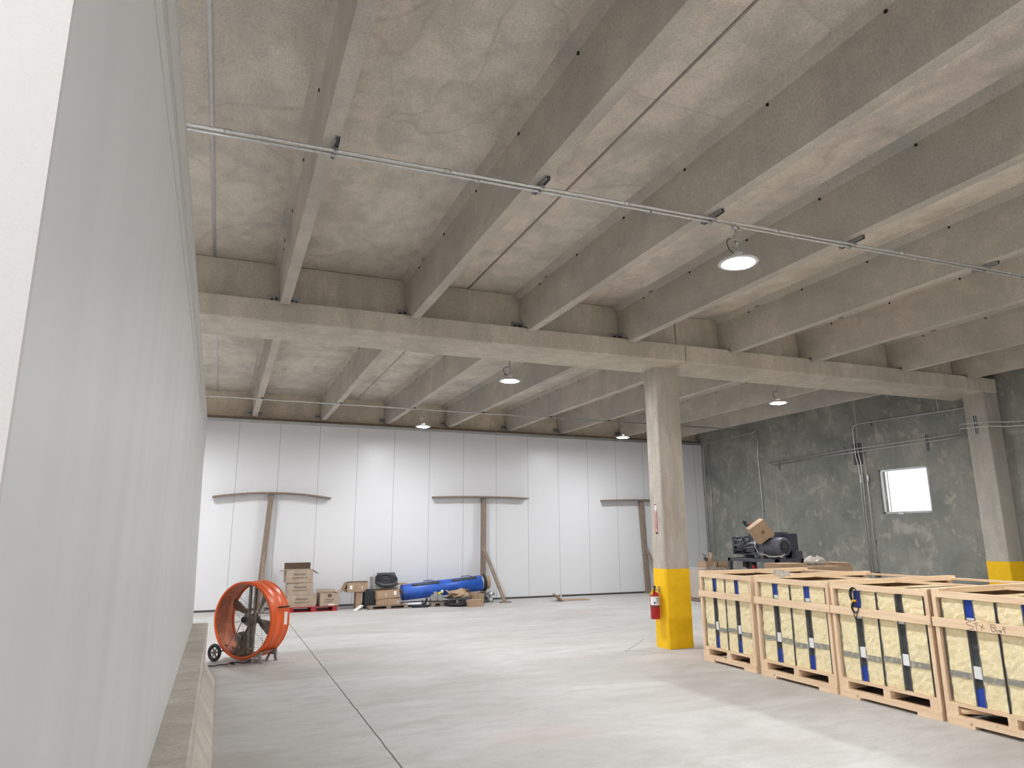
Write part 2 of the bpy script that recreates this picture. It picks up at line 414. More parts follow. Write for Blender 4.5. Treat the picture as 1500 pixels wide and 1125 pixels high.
# ------------------------------------------------------------------ beams (stems of the double tees)
PROF = [(-.07, ZB), (.07, ZB), (.10, 6.03), (.19, ZS), (-.19, ZS), (-.10, 6.03)]
DAP = [(-.074, .09), (.074, .09), (.099, .648), (.189, .748), (-.189, .748), (-.099, .648)]
ordn = ['first', 'second', 'third', 'fourth', 'fifth', 'sixth', 'seventh', 'eighth']
def bracket(parent, x, y, s, z=.03, flip=1):
    # bolted steel angle beside a stem end
    b = MB(); b.mat('galv').box(min(x, x+s*.15), max(x, x+s*.15), y-.012*flip if flip > 0 else y, y if flip > 0 else y+.012, z, z+.13)
    b.box(min(x, x+s*.012), max(x, x+s*.012), min(y, y-.15*flip), max(y, y-.15*flip), z, z+.13)
    b.box(min(x, x+s*.15), max(x, x+s*.15), min(y, y-.05*flip), max(y, y-.05*flip), z+.12, z+.13)
    b.mat('dkmetal').cyl((x+s*.095, y-.012*flip, z+.065), (x+s*.095, y-.05*flip, z+.065), .022, n=8)
    b.cyl((x+s*.012, y-.08*flip, z+.065), (x+s*.05, y-.08*flip, z+.065), .022, n=8)
    b.build('angle_bracket', None, parent)
XS = [.63, 2.61, 4.63, 6.6, 8.86, 10.87, 13.38, 15.4]
for i, x in enumerate(XS):
    t = thing('concrete_beam', (x, gy(x), ZB), ordn[i]+' concrete ceiling beam from the left in the near bay, running overhead to the girder', 'beam', 'ceiling beams in the near bay')
    b = MB(); b.mat('stem')
    ye = -.05
    P2 = [(px, pz-ZB) for px, pz in PROF]
    b.prism(P2, -19, ye, 'y')
    # dapped end resting on the ledge
    b.prism(DAP, ye, .27, 'y')
    b.mat('hole')
    for k in range(9):
        yy = -.65-1.3*k
        b.cyl((-.11, yy, .625), (-.095, yy, .625), .017, n=8)
    b.mat('mgrey').box(-.125, -.09, -.95, -.84, .65, .70)
    b.build('stem', None, t)
    if i < 4: bracket(t, -.085, .27, -1, .09)
    if i == 0: bracket(t, .085, .27, 1, .09)
XB = [.66, 2.6, 4.56, 6.55, 8.66, 10.62, 13.1, 15.05]
for i, x in enumerate(XB):
    ys = gy(x)+1.10
    t = thing('concrete_beam', (x, ys, ZB), ordn[i]+' concrete ceiling beam from the left in the far bay, beyond the girder', 'beam', 'ceiling beams in the far bay')
    b = MB(); b.mat('stem'); P2 = [(px, pz-ZB) for px, pz in PROF]; L = YW+.08-ys
    b.prism(P2, 0, L, 'y'); b.prism(DAP, L, L+.21, 'y')
    b.prism(DAP, -.3, 0, 'y')
    b.mat('hole')
    for k in range(7):
        b.cyl((-.11, .7+1.3*k, .625), (-.095, .7+1.3*k, .625), .017, n=8)
    b.build('stem', None, t)
    bracket(t, -.085, L+.21, -1, .08)
    if i == 0: bracket(t, .085, L+.21, 1, .08)

# ------------------------------------------------------------------ column and pilaster
t = thing('concrete_column', (7.72, 11.0, 0), 'square concrete column with a yellow painted base and fire extinguisher, in mid room', 'column')
def colprof(x0, x1, y0, y1, c=.02): return [(x0+c, y0), (x1-c, y0), (x1, y0+c), (x1, y1-c), (x1-c, y1), (x0+c, y1), (x0, y1-c), (x0, y0+c)]
MB().prism(colprof(-.265, .265, -.2, .2), 1.35, 5.12, 'z').build('shaft', 'column', t)
MB().prism(colprof(-.272, .272, -.207, .207, .03), 0, 1.37, 'z').build('yellow_base', 'yellow', t)
t = thing('wall_pilaster', (16.15, 10.4, 0), 'concrete pilaster with yellow base standing against the grey right wall', 'pilaster')
MB().prism(colprof(-.25, .25, -.25, .25), 1.33, 5.12, 'z').build('shaft', 'pilaster', t)
MB().prism(colprof(-.256, .25, -.256, .256), 0, 1.35, 'z').build('yellow_base', 'yellow', t)

# sign on the column
t = thing('fire_extinguisher_sign', (7.448, 11.0, 2.26), 'narrow vertical red and white fire extinguisher sign on the column', 'sign')
b = MB(); b.mat('white').box(-.004, .002, -.03, .03, -.27, .27); b.build('plate', None, t)
b = MB().mat('red'); b.box(-.006, -.004, -.03, -.017, -.27, .17).box(-.006, -.004, .017, .03, -.27, .17).box(-.006, -.004, -.03, .03, .25, .27).box(-.006, -.004, -.03, .03, -.27, -.25)
b.hexa([(-.006, -.02, -.27), (-.004, -.02, -.27), (-.004, .02, -.27), (-.006, .02, -.27), (-.006, -.001, -.21), (-.004, -.001, -.21), (-.004, .001, -.21), (-.006, .001, -.21)])
b.build('border', None, t)
text('FIRE EXTINGUISHER', .034, 'red', t, (-.006, 0, -.02), (PI/2, PI/2, -PI/2), sx=1.05)
text('FIRE', .022, 'red', t, (-.006, 0, .21), (PI/2, 0, -PI/2))

# fire extinguisher on the left face of the column
t = thing('fire_extinguisher', (7.33, 11.0, .50), 'red fire extinguisher hanging on the yellow base of the column', 'fire extinguisher')
b = MB().lathe([(.02, 0), (.078, 0), (.085, .012), (.085, .385), (.083, .41), (.071, .438), (.048, .458), (.024, .468), (.022, .48)], 28, cap=(True, True)); b.build('cylinder', 'red', t)
b = MB().lathe([(.0862, .205), (.0875, .208), (.0875, .222), (.0862, .225)], 28); b.build('band', 'carddk', t)
def arcpatch(r, a0, a1, z0, z1, n=8):
    b = MB(); v = [[b.bm.verts.new((rr*math.cos(a0+(a1-a0)*k/n), rr*math.sin(a0+(a1-a0)*k/n), z)) for k in range(n+1)] for rr, z in ((r, z0), (r, z1), (r-.002, z1), (r-.002, z0))]
    for i in range(4):
        for k in range(n): b.bm.faces.new((v[i][k], v[i][k+1], v[(i+1) % 4][k+1], v[(i+1) % 4][k]))
    return b
arcpatch(.0872, PI*1.0, PI*1.72, .245, .39).build('label_sheet', 'white', t)
arcpatch(.0882, PI*1.42, PI*1.66, .262, .378).build('instruction_print', 'greyprint', t)
arcpatch(.0882, PI*1.25, PI*1.36, .265, .30).build('pictogram', 'bluefilm', t)
b = MB(); b.mat('dkmetal').cyl((0, 0, .48), (0, 0, .52), .018, n=12).bar((.02, .01, .53), (-.05, -.075, .575), .026, .018).bar((.0, .0, .515), (-.06, -.085, .515), .026, .014).bar((.03, .02, .56), (-.02, -.03, .575), .02, .014)
b.mat('galv').cyl((.01, .01, .52), (.045, .01, .55), .012, n=10).cyl((.02, 0, .5), (.02, -.03, .5), .018, n=12)
b.build('valve_handle', None, t)
MB().tube([(.02, .03, .50), (.05, .07, .48), (.04, .095, .40), (.03, .098, .25)], .010, 8).build('hose', 'black', t)
MB().obox((-.085, -.06, .475), (.14, .006, .045), (0, -.7, .5)).build('inspection_tag', 'ylabel', t)
MB().box(.085, .112, -.012, .012, .44, .56).build('wall_hook', 'galv', t)

# ------------------------------------------------------------------ conduits at the ceiling
def cy(x): return 5.70-.035*(x-.6)
for k, (off, lab) in enumerate(((-.035, 'upper one of the paired steel conduits hung under the near ceiling beams'), (.035, 'lower one of the paired steel conduits hung under the near ceiling beams, carrying the lamp'))):
    o = MB(); o.tube([(x, cy(x)+off, 5.315) for x in (-9, 0, 4, 8, 12, 16.3)], .0155, 10)
    for j in range(10): xx = -.2+1.9*j+.3*k; o.cyl((xx-.03, cy(xx)+off, 5.315), (xx+.03, cy(xx)+off, 5.315), .021, n=10)
    tag(o.build('ceiling_conduit', 'emt'), lab, 'conduit', 'paired conduits under the near bay')
for i, x in enumerate(XS):
    xo = x+.05
    b = MB(); y = cy(xo); b.mat('galv').box(xo-.022, xo+.022, y-.17, y+.17, 5.375, 5.38).box(xo-.022, xo-.018, y-.17, y+.17, 5.335, 5.38).box(xo+.018, xo+.022, y-.17, y+.17, 5.335, 5.38)
    b.mat('dkmetal').box(xo-.012, xo+.012, y-.172, y+.172, 5.345, 5.372)
    for s in (-.035, .035): b.mat('galv').obox((xo, y+s, 5.318), (.03, .045, .04)).cyl((xo, y+s, 5.29), (xo, y+s, 5.27), .006, n=6)
    tag(b.build('strut_bracket'), 'slotted steel strut clamping the paired conduits under the '+ordn[i]+' near beam from the left', 'bracket', 'strut brackets under the near beams')
o = MB().tube([(-9, 18.05, 5.345), (2.5, 18.03, 5.345), (16.2, 18.02, 5.345)], .0175, 10)
for j in range(12): o.cyl((-.5+1.45*j, 18.04, 5.345), (-.42+1.45*j, 18.04, 5.345), .025, n=8)
tag(o.build('ceiling_conduit', 'emt'), 'single steel conduit crossing the far bay just before the white wall', 'conduit')
o = MB().tube([(-9, 11.95, 5.345), (16.2, 11.9, 5.345)], .0155, 10)
tag(o.build('ceiling_conduit', 'emt'), 'steel conduit running just behind the girder and carrying the two middle lamps', 'conduit')
for i, x in enumerate(XB[:7]):
    b = MB(); b.mat('dkmetal').obox((x+.05, 18.04, 5.365), (.05, .12, .03)).mat('galv').obox((x+.09, 18.04, 5.35), (.03, .06, .05))
    tag(b.build('strut_bracket'), 'small clamp holding the far conduit under the '+ordn[i]+' far beam from the left', 'bracket', 'clamps on the far conduit')

# ------------------------------------------------------------------ lamps
def make_lamp(x, y, ztop, label, drop=.45):
    t = thing('high_bay_light', (x, y, ztop-drop), label, 'ceiling light', 'round high bay lamps')
    b = MB().lathe([(.05, .065), (.055, .045), (.12, .035), (.205, .012), (.213, .003), (.205, -.008), (.142, -.006), (.142, .008), (.05, .02)], 40, cap=(False, False))
    for k in range(24):
        a = 2*PI*k/24; b.bar((.06*math.cos(a), .06*math.sin(a), .05), (.18*math.cos(a), .18*math.sin(a), .028), .004, .02)
    b.build('housing', 'lamphouse', t)
    MB().lathe([(.001, .006), (.138, .006), (.138, -.004), (.10, -.012), (.001, -.016)], 36).build('lens', 'lamp', t)
    MB().lathe([(.001, .12), (.045, .12), (.055, .108), (.055, .07), (.04, .06), (.001, .06)], 20).build('driver_cap', 'lamphouse', t)
    MB().tube([(0, 0, .12), (.018, 0, .14), (.018, 0, .165), (0, 0, .18), (-.014, 0, .165)], .006, 6).build('hook', 'galv', t)
    b = MB().mat('emt').cyl((0, 0, .18), (0, 0, drop-.05), .012, n=10).cyl((0, 0, .2), (0, 0, .25), .02, n=10).obox((-.05, 0, .27), (.07, .035, .035)).cyl((-.04, 0, drop-.04), (.04, 0, drop-.04), .022, n=10).cyl((0, 0, drop-.05), (0, 0, drop), .01, n=8)
    b.build('hanger', None, t)
    MB().tube([(-.085, 0, .27), (-.125, 0, .25), (-.135, 0, .20), (-.11, 0, .14), (-.05, 0, .10)], .005, 6).build('cable', 'black', t)
    return t
make_lamp(4.95, 5.52, 5.30, 'largest round lit high bay lamp, hanging below the near paired conduits')
make_lamp(4.92, 11.95, 5.33, 'round lit high bay lamp just behind the girder, left of the column')
make_lamp(4.86, 18.03, 5.33, 'smallest round high bay lamp hanging above the white wall, left of the blue tube', .46)
make_lamp(11.15, 18.03, 5.33, 'round lit high bay lamp in the far bay beside the left edge of the column', .46)
make_lamp(11.5, 11.9, 5.33, 'round lit high bay lamp behind the girder, right of the column')
# lamps of the same grid that stand outside the picture
for x in (-1.4, -7.7):
    for y in (11.95, 18.03): make_lamp(x, y, 5.33, 'round high bay lamp beyond the left insulated wall', .46)
make_lamp(-1.4, 5.6, 5.33, 'round high bay lamp over the left insulated wall')
for x in (-1.4, 4.9, 11.3): make_lamp(x, -1.2, 5.33, 'round high bay lamp behind the viewpoint')
make_lamp(11.3, 5.4, 5.33, 'round high bay lamp over the far end of the crates')

# ------------------------------------------------------------------ right wall conduits
def wallpipe(pts, label, group='conduits on the grey right wall', r=.014, x=XR-.04):
    o = MB(); P = []
    for p in pts: P.append((p[2] if len(p) > 2 else x, p[0], p[1]))
    o.tube(P, r, 8)
    return tag(o.build('wall_conduit', 'emt'), label, 'conduit', group)
wallpipe([(20.9, 1.2), (20.9, 4.9), (20.86, 5.12), (20.7, 5.25), (18.2, 5.30), (18.05, 5.33)], 'leftmost wall conduit, rising by the white wall and bending right along the top')
wallpipe([(20.6, 1.2), (20.6, 5.13)], 'straight vertical conduit next to the leftmost wall conduit')
wallpipe([(18.03, 1.6), (18.03, 3.0), (18.06, 4.6), (18.0, 4.9), (18.0, 5.33)], 'vertical conduit rising behind the compressor and its carton')
wallpipe([(17.6, 4.22), (14.6, 4.29), (11.7, 4.31), (11.0, 4.33), (10.85, 4.42, 15.95), (10.75, 4.46, 15.86), (10.1, 4.42, 15.86), (9.9, 4.40, 16.1), (9.7, 4.40, 16.32), (8.0, 4.42, 16.34), (3, 4.42, 16.34)], 'upper one of two long horizontal conduits crossing the right wall and pilaster')
wallpipe([(17.45, 4.13), (14.6, 4.20), (11.7, 4.22), (11.0, 4.24), (10.85, 4.33, 15.95), (10.75, 4.36, 15.86), (10.1, 4.32, 15.86), (9.9, 4.30, 16.1), (9.7, 4.30, 16.32), (8.0, 4.30, 16.34), (3, 4.30, 16.34)], 'lower one of two long horizontal conduits crossing the right wall and pilaster')
wallpipe([(14.13, .9), (14.13, 3.8), (14.2, 4.1), (14.2, 4.8), (14.15, 4.93), (14.0, 4.98), (11.2, 4.92), (10.7, 4.92)], 'wall conduit rising left of the window and bending right towards the pilaster top')
wallpipe([(14.05, .9), (14.05, 3.9), (14.1, 4.2), (14.12, 4.62)], 'straight vertical conduit just right of the one that bends to the pilaster top')
wallpipe([(13.9, .9), (13.9, 4.15), (14.0, 4.19)], 'vertical conduit closest to the window, ending at the horizontal pair')
wallpipe([(11.6, 4.92), (11.6, 5.25), (11.55, 5.3, 16.1)], 'short conduit stub dropping from under the girder beside the pilaster')
for (y, z, h, x, lab) in ((17.15, 4.08, .22, XR, 'short strut at the left end of the horizontal conduit pair'), (14.58, 4.25, .34, XR, 'strut on the horizontal conduit pair left of the vertical conduits'), (12.03, 4.2, .40, XR, 'strut on the horizontal conduit pair above the window'), (10.42, 4.4, .42, 15.9, 'strut on the pilaster holding the conduit pair'), (13.6, 4.95, .16, XR, 'small strut on the conduit bending to the pilaster top'), (20.6, 3.3, .05, XR, 'small clamp on the vertical conduit by the white wall'), (18.03, 2.7, .05, XR, 'small clamp on the conduit above the carton'), (13.9, 1.75, .09, XR, 'small clamp low on the conduit closest to the window')):
    b = MB().mat('dkmetal').box(x-.025, x, y-.03, y+.03, z-h/2, z+h/2).mat('galv').box(x-.032, x-.024, y-.03, y-.022, z-h/2, z+h/2).box(x-.032, x-.024, y+.022, y+.03, z-h/2, z+h/2)
    tag(b.build('strut_bracket'), lab, 'bracket', 'struts on the grey right wall')
tag(MB().box(XR-.012, XR, 14.0, 14.3, 3.85, 4.45).build('wall_plate', 'dkmetal'), 'dark plate behind the crossing of the wall conduits, left of the window', 'plate')
for y, z, lab in ((14.09, 3.42, 'small junction fitting on the left vertical conduit by the window'), (13.86, 3.44, 'small junction fitting on the vertical conduit closest to the window')):
    tag(MB().mat('galv').obox((XR-.04, y, z), (.05, .05, .16)).cyl((XR-.04, y, z+.07), (XR-.04, y, z+.13), .022, n=8).build('junction_fitting'), lab, 'fitting')
tag(MB().box(XR-.05, XR, 13.86, 13.98, .82, .95).build('junction_box', 'dkmetal'), 'small dark box where the vertical conduits end behind the crates', 'junction box')

# ------------------------------------------------------------------ T shaped lumber braces on the white wall
def brace(x, kx, label, xl, xr, sag, zt=3.16, px=None):
    t = thing('lumber_brace', (x, 20.6, 0), label, 'brace', 'wooden braces against the white wall')
    # plank held against the wall, slightly bowed
    n = 10; rings = []
    for i in range(n+1):
        s = i/n; xx = xl+(xr-xl)*s-x; z = zt-sag*((s-.5)*2)**2
        rings.append([(xx, .16, z-.02), (xx, .44, z-.02), (xx, .44, z+.02), (xx, .16, z+.02)])
    b = MB(); b.rings(rings)
    for fc in b.bm.faces: fc.smooth = False
    b.build('plank', 'oldwood', t)
    b = MB().hexa([(-.10+kx, .26, .04), (.04+kx, .26, .04), (.04+kx, .30, .04), (-.10+kx, .30, .04), (-.07, .26, zt-.04), (.07, .26, zt-.04), (.07, .30, zt-.04), (-.07, .30, zt-.04)])
    b.hexa([(-.10+kx, .30, .04), (-.06+kx, .30, .04), (-.06+kx, .39, .04), (-.10+kx, .39, .04), (-.07, .30, zt-.04), (-.03, .30, zt-.04), (-.03, .39, zt-.04), (-.07, .39, zt-.04)])
    b.build('post', 'oldwood', t)
    MB().box(-.14+kx, .20+kx, .18, .42, 0, .04).build('post_foot', 'oldwood', t)
    return t
def kicker(t, p0, p1):
    MB().bar(p0, p1, .10, .05, up=(0, 1, 0)).build('kicker', 'oldwood', t)
    MB().box(p1[0]-.14, p1[0]+.18, p1[1]-.1, p1[1]+.1, 0, .03).build('foot_block', 'oldwood', t)
t = brace(1.25, -.14, 'leftmost T shaped lumber brace against the white wall, its plank bowed', -.29, 2.9, .13, 3.19)
kicker(t, (-.11, .22, 1.5), (-.10, -.62, .03))
t = brace(7.68, .02, 'middle T shaped lumber brace with a diagonal leg, standing over the blue tube', 6.0, 9.2, .03, 3.17)
kicker(t, (-.02, .22, 1.54), (.34, -.62, .03))
t = brace(13.55, .18, 'rightmost T shaped lumber brace, half hidden behind the concrete column', 12.0, 15.2, .04, 3.15)
kicker(t, (.08, .22, 1.5), (.30, -.62, .03))

# ------------------------------------------------------------------ drum fan
t = thing('drum_fan', (.585, 12.75, 0), 'large orange wheeled drum fan standing on the floor left of the room', 'fan', rotz=-PI/4)
CZ, RO, HD = .655, .60, .20
b = MB(); b.mat('orange').lathe([(RO, -HD), (RO, -HD*.5), (RO+.006, -HD*.45), (RO, -HD*.4), (RO, HD*.35), (RO+.006, HD*.4), (RO, HD*.45), (RO, HD)], 72, 'y', (0, 0, CZ))
b.mat('orangein').lathe([(RO-.008, HD), (RO-.008, -HD)], 72, 'y', (0, 0, CZ))
b.build('drum', None, t)
for s in (-1, 1):
    rim = [(RO-.012+.022*math.cos(a), s*HD+.020*math.sin(a)) for a in [2*PI*k/8 for k in range(8)]]
    MB().lathe(rim, 72, 'y', (0, 0, CZ), closed=True).build('rim', 'orange', t)
for s in (-1, 1):
    b = MB()
    for k in range(8):
        a = 2*PI*(k+.25)/8; b.cyl((.05*math.cos(a), s*(HD+.01), CZ+.05*math.sin(a)), (RO*math.cos(a), s*HD, CZ+RO*math.sin(a)), .0028, n=5)
    for j in range(1, 16):
        r = RO*j/16; b.tube([(r*math.cos(2*PI*k/40), s*(HD+.006), CZ+r*math.sin(2*PI*k/40)) for k in range(40)], .0013, 4, closed=True)
    b.build('guard', 'wire', t)
b = MB()
for x in (-.055, .055): b.box(x-.018, x+.018, -.02, .02, CZ-RO+.01, CZ+RO-.01)
b.build('upright', 'fandark', t)
b = MB().cyl((0, -.16, CZ), (0, .16, CZ), .03, n=14).cyl((0, .06, CZ), (0, .12, CZ), .085, n=18).obox((0, 0, CZ), (.14, .08, .10)).cyl((0, -.10, CZ), (0, -.07, CZ), .10, n=20)
b.build('hub', 'fandark', t)
MB().cyl((0, -.19, CZ), (0, -.16, CZ), .05, n=16).build('hub_cap', 'black', t)
for k in range(4):
    a = PI/4+.35+k*PI/2; c, s = math.cos(a), math.sin(a); R = []
    for r, w, tw in ((.07, .07, .9), (.20, .16, .75), (.38, .23, .6), (.52, .22, .5), (.555, .14, .45)):
        pts = []
        for u, th in ((-w/2, .003), (0, .006), (w/2, .003), (w/2, -.003), (0, -.001), (-w/2, -.003)):
            px, py = u*math.cos(tw), u*math.sin(tw)*.8+th
            pts.append((r*c-px*s, .10+py, CZ+r*s+px*c))
        R.append(pts)
    MB().rings(R).build('blade', 'fandark', t)
b = MB().cyl((-.17, -.06, .36), (-.17, .12, .36), .085, n=20).cyl((-.17, -.10, .36), (-.17, -.08, .36), .07, n=18).box(-.26, -.08, -.02, .08, .10, .28).cyl((-.17, -.12, .36), (-.17, -.10, .36), .02, n=8)
b.build('motor', 'fandark', t)
MB().tube([(-.17+.07, -.09, .34), (.09, -.085, CZ-.04), (.06, -.085, CZ+.08), (-.06, -.085, CZ+.08), (-.24, -.09, .38), (-.2, -.09, .30)], .006, 5, closed=True).build('belt', 'black', t)
for y in (-.28, .22):
    wh = MB().lathe([(.14-.03+.03*math.cos(a), .03*.8*math.sin(a)) for a in [2*PI*k/10 for k in range(10)]], 32, 'y', (-.47, y, .14), closed=True).build('wheel', 'black', t)
    b = MB().cyl((-.47, y-.022, .14), (-.47, y+.022, .14), .026, n=12)
    for k in range(6):
        a = 2*PI*k/6; b.bar((-.47, y, .14), (-.47+.10*math.cos(a), y, .14+.10*math.sin(a)), .02, .02, (0, 1, 0))
    b.build('wheel_spokes', 'fandark', wh)
MB().cyl((-.47, -.33, .14), (-.47, .27, .14), .012, n=8).bar((-.47, -.1, .14), (-.40, -.1, .24), .03, .02).build('axle', 'dkmetal', t)
b = MB().hexa([(.14, -.19, .09), (.40, -.19, .17), (.40, .19, .17), (.14, .19, .09), (.14, -.19, .11), (.44, -.19, .19), (.44, .19, .19), (.14, .19, .11)])
b.box(.26, .41, -.19, -.175, .09, .185).box(.26, .41, .175, .19, .09, .185)
b.build('leg_bracket', 'galv', t)
for y in (-.17, .17):
    MB().bar((.30, y, .14), (.23, y-.02, .0), .04, .012, (0, 1, 0)).bar((.37, y, .16), (.40, y+.01, .0), .05, .012, (0, 1, 0)).box(.38, .43, y-.02, y+.03, 0, .012).build('leg', 'galv', t)
h = MB().tube([(RO*.92, -.02, CZ+.20), (RO*.92+.07, -.01, CZ+.205), (RO*.92+.07, .17, CZ+.205), (RO*.92, .18, CZ+.20)], .013, 8)
h.build('handle', 'black', t)
MB().obox((RO*1.0+.002, .12, CZ+.02), (.004, .07, .20)).build('warning_label', 'white', t)
# shredded debris caught in the bottom of the drum
b = MB()
for i in range(150):
    a = random.uniform(-.42, .22); r = RO-.03-random.random()**2*.10-.0
    y = random.uniform(-HD+.02, .02)
    b.obox((r*math.sin(a), y, CZ-r*math.cos(a)+random.random()*.03), (random.uniform(.02, .07), random.uniform(.01, .04), .004), (random.random()*6, random.random()*6, random.random()*6))
o = b.build('shredded_debris', 'shred'); o.location = (.585, 12.75, 0); o.rotation_euler = (0, 0, -PI/4)
tag(o, 'pile of brown shredded debris caught in the bottom of the orange fan', 'debris', kind='stuff')
pts = [(-.06, 12.45, .012), (.05, 12.42, .008), (.15, 12.50, .008), (.24, 12.44, .012), (.32, 12.52, .03), (.36, 12.42, .012), (.30, 12.40, .03), (.40, 12.50, .03), (.48, 12.44, .012), (.57, 12.52, .008), (.60, 12.60, .04)]
tag(MB().tube(pts, .008, 6).build('power_cord', 'black'), 'black power cord tangled on the floor in front of the orange fan', 'cord')

# ------------------------------------------------------------------ cartons
def carton(loc, size, label, rotz=0, mat='cardlt', flaps=(), tilt=(0, 0), cat='box', group=None, open_top=False):
    t = thing('cardboard_box', loc, label, cat, group, rotz); t.rotation_euler = (tilt[0], tilt[1], rotz)
    w, d, h = size
    b = MB()
    if open_top:
        e = .008; b.mat(mat)
        b.box(-w/2, w/2, -d/2, -d/2+e, 0, h).box(-w/2, w/2, d/2-e, d/2, 0, h).box(-w/2, -w/2+e, -d/2, d/2, 0, h).box(w/2-e, w/2, -d/2, d/2, 0, h).box(-w/2, w/2, -d/2, d/2, 0, e)
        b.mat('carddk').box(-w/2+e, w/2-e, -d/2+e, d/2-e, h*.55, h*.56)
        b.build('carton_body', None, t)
    else:
        b.mat(mat).box(-w/2, w/2, -d/2, d/2, 0, h).mat('tape').box(-w/2-.001, w/2+.001, -.03, .03, h, h+.002)
        b.build('carton_body', None, t, bevel=.006)
    for (edge, ang, ln) in flaps:          # edge: l r f b, ang from vertical, outwards
        s, c = math.sin(ang), math.cos(ang); e = .006
        if edge in 'lr':
            k = -1 if edge == 'l' else 1; x = k*w/2
            v = [(x, -d/2, h), (x+k*e*c, -d/2, h-e*s), (x+k*e*c, d/2, h-e*s), (x, d/2, h)]; o = Vector((k*s*ln, 0, c*ln))
        else:
            k = -1 if edge == 'f' else 1; y = k*d/2
            v = [(-w/2, y, h), (-w/2, y+k*e*c, h-e*s), (w/2, y+k*e*c, h-e*s), (w/2, y, h)]; o = Vector((0, k*s*ln, c*ln))
        v = [Vector(p) for p in v]
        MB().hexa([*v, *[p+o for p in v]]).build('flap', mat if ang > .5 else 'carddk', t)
    return t
def brand(t, d, h, x=0, w=.68, s=1):
    text('Advansor', .085*s, 'ink', t, (x, -d/2-.002, h*.66), (PI/2, 0, 0), shear=.15)
    text('GeneratorMax 7.5', .05*s, 'ink', t, (x, -d/2-.002, h*.38), (PI/2, 0, 0))
    MB().box(x-.12*s, x+.12*s, -d/2-.002, -d/2, h*.14, h*.17).build('printed_line', 'greyprint', t)
    MB().box(-w*.42, -w*.22, -d/2-.002, -d/2, h*.82, h*.92).build('symbol_row', 'greyprint', t)

# red pallet with the carton stack
def pallet(loc, w, d, h, label, mat, name='wooden_pallet', rotz=0, grp=None):
    t = thing(name, loc, label, 'pallet', grp, rotz)
    b = MB()
    for k in range(6): b.box(-w/2, w/2, -d/2+k*(d-.09)/5, -d/2+.09+k*(d-.09)/5, h-.018, h)
    b.build('deck', mat, t)
    for x in (-w/2+.07, 0, w/2-.07): MB().box(x-.06, x+.06, -d/2, d/2, .018, h-.018).build('stringer', mat, t)
    b = MB()
    for y in (-d/2, -.045, d/2-.09): b.box(-w/2, w/2, y, y+.09, 0, .018)
    b.build('bottom_boards', mat, t)
    return t
pallet((2.45, 20.32, 0), 1.28, .82, .13, 'low red pallet carrying the stack of printed cartons', 'redpal', 'red_pallet')
D = .55
t = carton((2.14, 20.25, .13), (.74, D, .31), 'bottom carton of the stack of three on the red pallet', 0.02); brand(t, D, .31)
t = carton((2.09, 20.25, .443), (.68, D, .31), 'middle carton of the stack of three on the red pallet', -.02); brand(t, D, .31)
t = carton((2.05, 20.24, .756), (.70, D, .34), 'open top carton of the stack of three, dark flap standing up', .03, flaps=(('b', -.05, .17), ('r', 2.2, .2), ('l', 1.9, .12)), open_top=True); brand(t, D, .34)
t = carton((2.86, 20.2, .13), (.50, D, .33), 'smaller torn carton right of the stack on the red pallet', .04, flaps=(('r', 1.2, .22), ('b', .9, .12)), open_top=True)
text('Advansor', .06, 'ink', t, (0, -D/2-.002, .17), (PI/2, 0, 0), shear=.15); text('GeneratorMax 7.5', .036, 'ink', t, (0, -D/2-.002, .11), (PI/2, 0, 0))
MB().box(-.05, .05, -D/2-.003, -D/2, .23, .31).build('carry_slot', 'carddk', t); MB().box(-.02, .14, -D/2-.003, -D/2, .015, .05).build('shipping_label', 'white', t)

# second heap: pallet, two front cartons, left carton on upright board, grey box and coil
pallet((4.45, 20.15, 0), 1.12, .9, .10, 'weathered pallet under the heap of cartons and black coil', 'oldwood')
t = carton((4.46, 19.98, .10), (.68, .42, .17), 'low torn carton at the front bottom of the coil heap', -.03, 'card', open_top=True)
MB().box(.24, .30, -.213, -.21, .03, .12).build('shipping_label', 'greyprint', t)
t = carton((4.43, 19.98, .275), (.66, .42, .23), 'open carton with flap hanging right, on top of the low torn carton', .05, 'card', flaps=(('r', 2.3, .22), ('b', .8, .1)), tilt=(0, -.06), open_top=True)
MB().box(.17, .24, -.213, -.21, .08, .18).build('shipping_label', 'white', t); MB().box(-.06, -.045, -.213, -.21, .05, .15).build('barcode_strip', 'white', t)
t = carton((3.62, 20.2, .46), (.58, .42, .25), 'carton with torn flaps raised on an upright board, left of the coil', .02, 'card', flaps=(('l', 2.7, .25), ('f', -1.3, .12)), open_top=True)
MB().box(-.21, -.14, -.213, -.21, .08, .18).build('shipping_label', 'white', t); MB().box(.12, .135, -.213, -.21, .07, .17).build('barcode_strip', 'white', t)
tag(MB().box(3.60, 3.76, 20.02, 20.35, 0, .46).build('upright_carton', 'card', bevel=.006), 'narrow upright carton holding up the carton left of the coil', 'box')
tag(MB().mat('black').box(3.82, 4.12, 19.9, 20.3, .10, .50).box(3.85, 4.0, 19.93, 20.2, .50, .53).build('black_bin', None, bevel=.02), 'black plastic bin between the cartons below the coil', 'bin')
tag(MB().mat('white').obox((3.62, 19.80, .05), (.30, .12, .01), (.1, -.45, .5)).build('plastic_sheet', None), 'crumpled white plastic scrap on the floor left of the coil heap', 'plastic scrap')
tag(MB().mat('mgrey').box(4.08, 4.80, 20.15, 20.6, .505, .60).box(4.08, 4.14, 20.15, 20.6, .60, .84).mat('brass').cyl((4.11, 20.2, .84), (4.11, 20.2, .93), .01, n=6).build('metal_tray', None, bevel=.01), 'grey metal tray under the black coil', 'tray')
b = MB().mat('black')
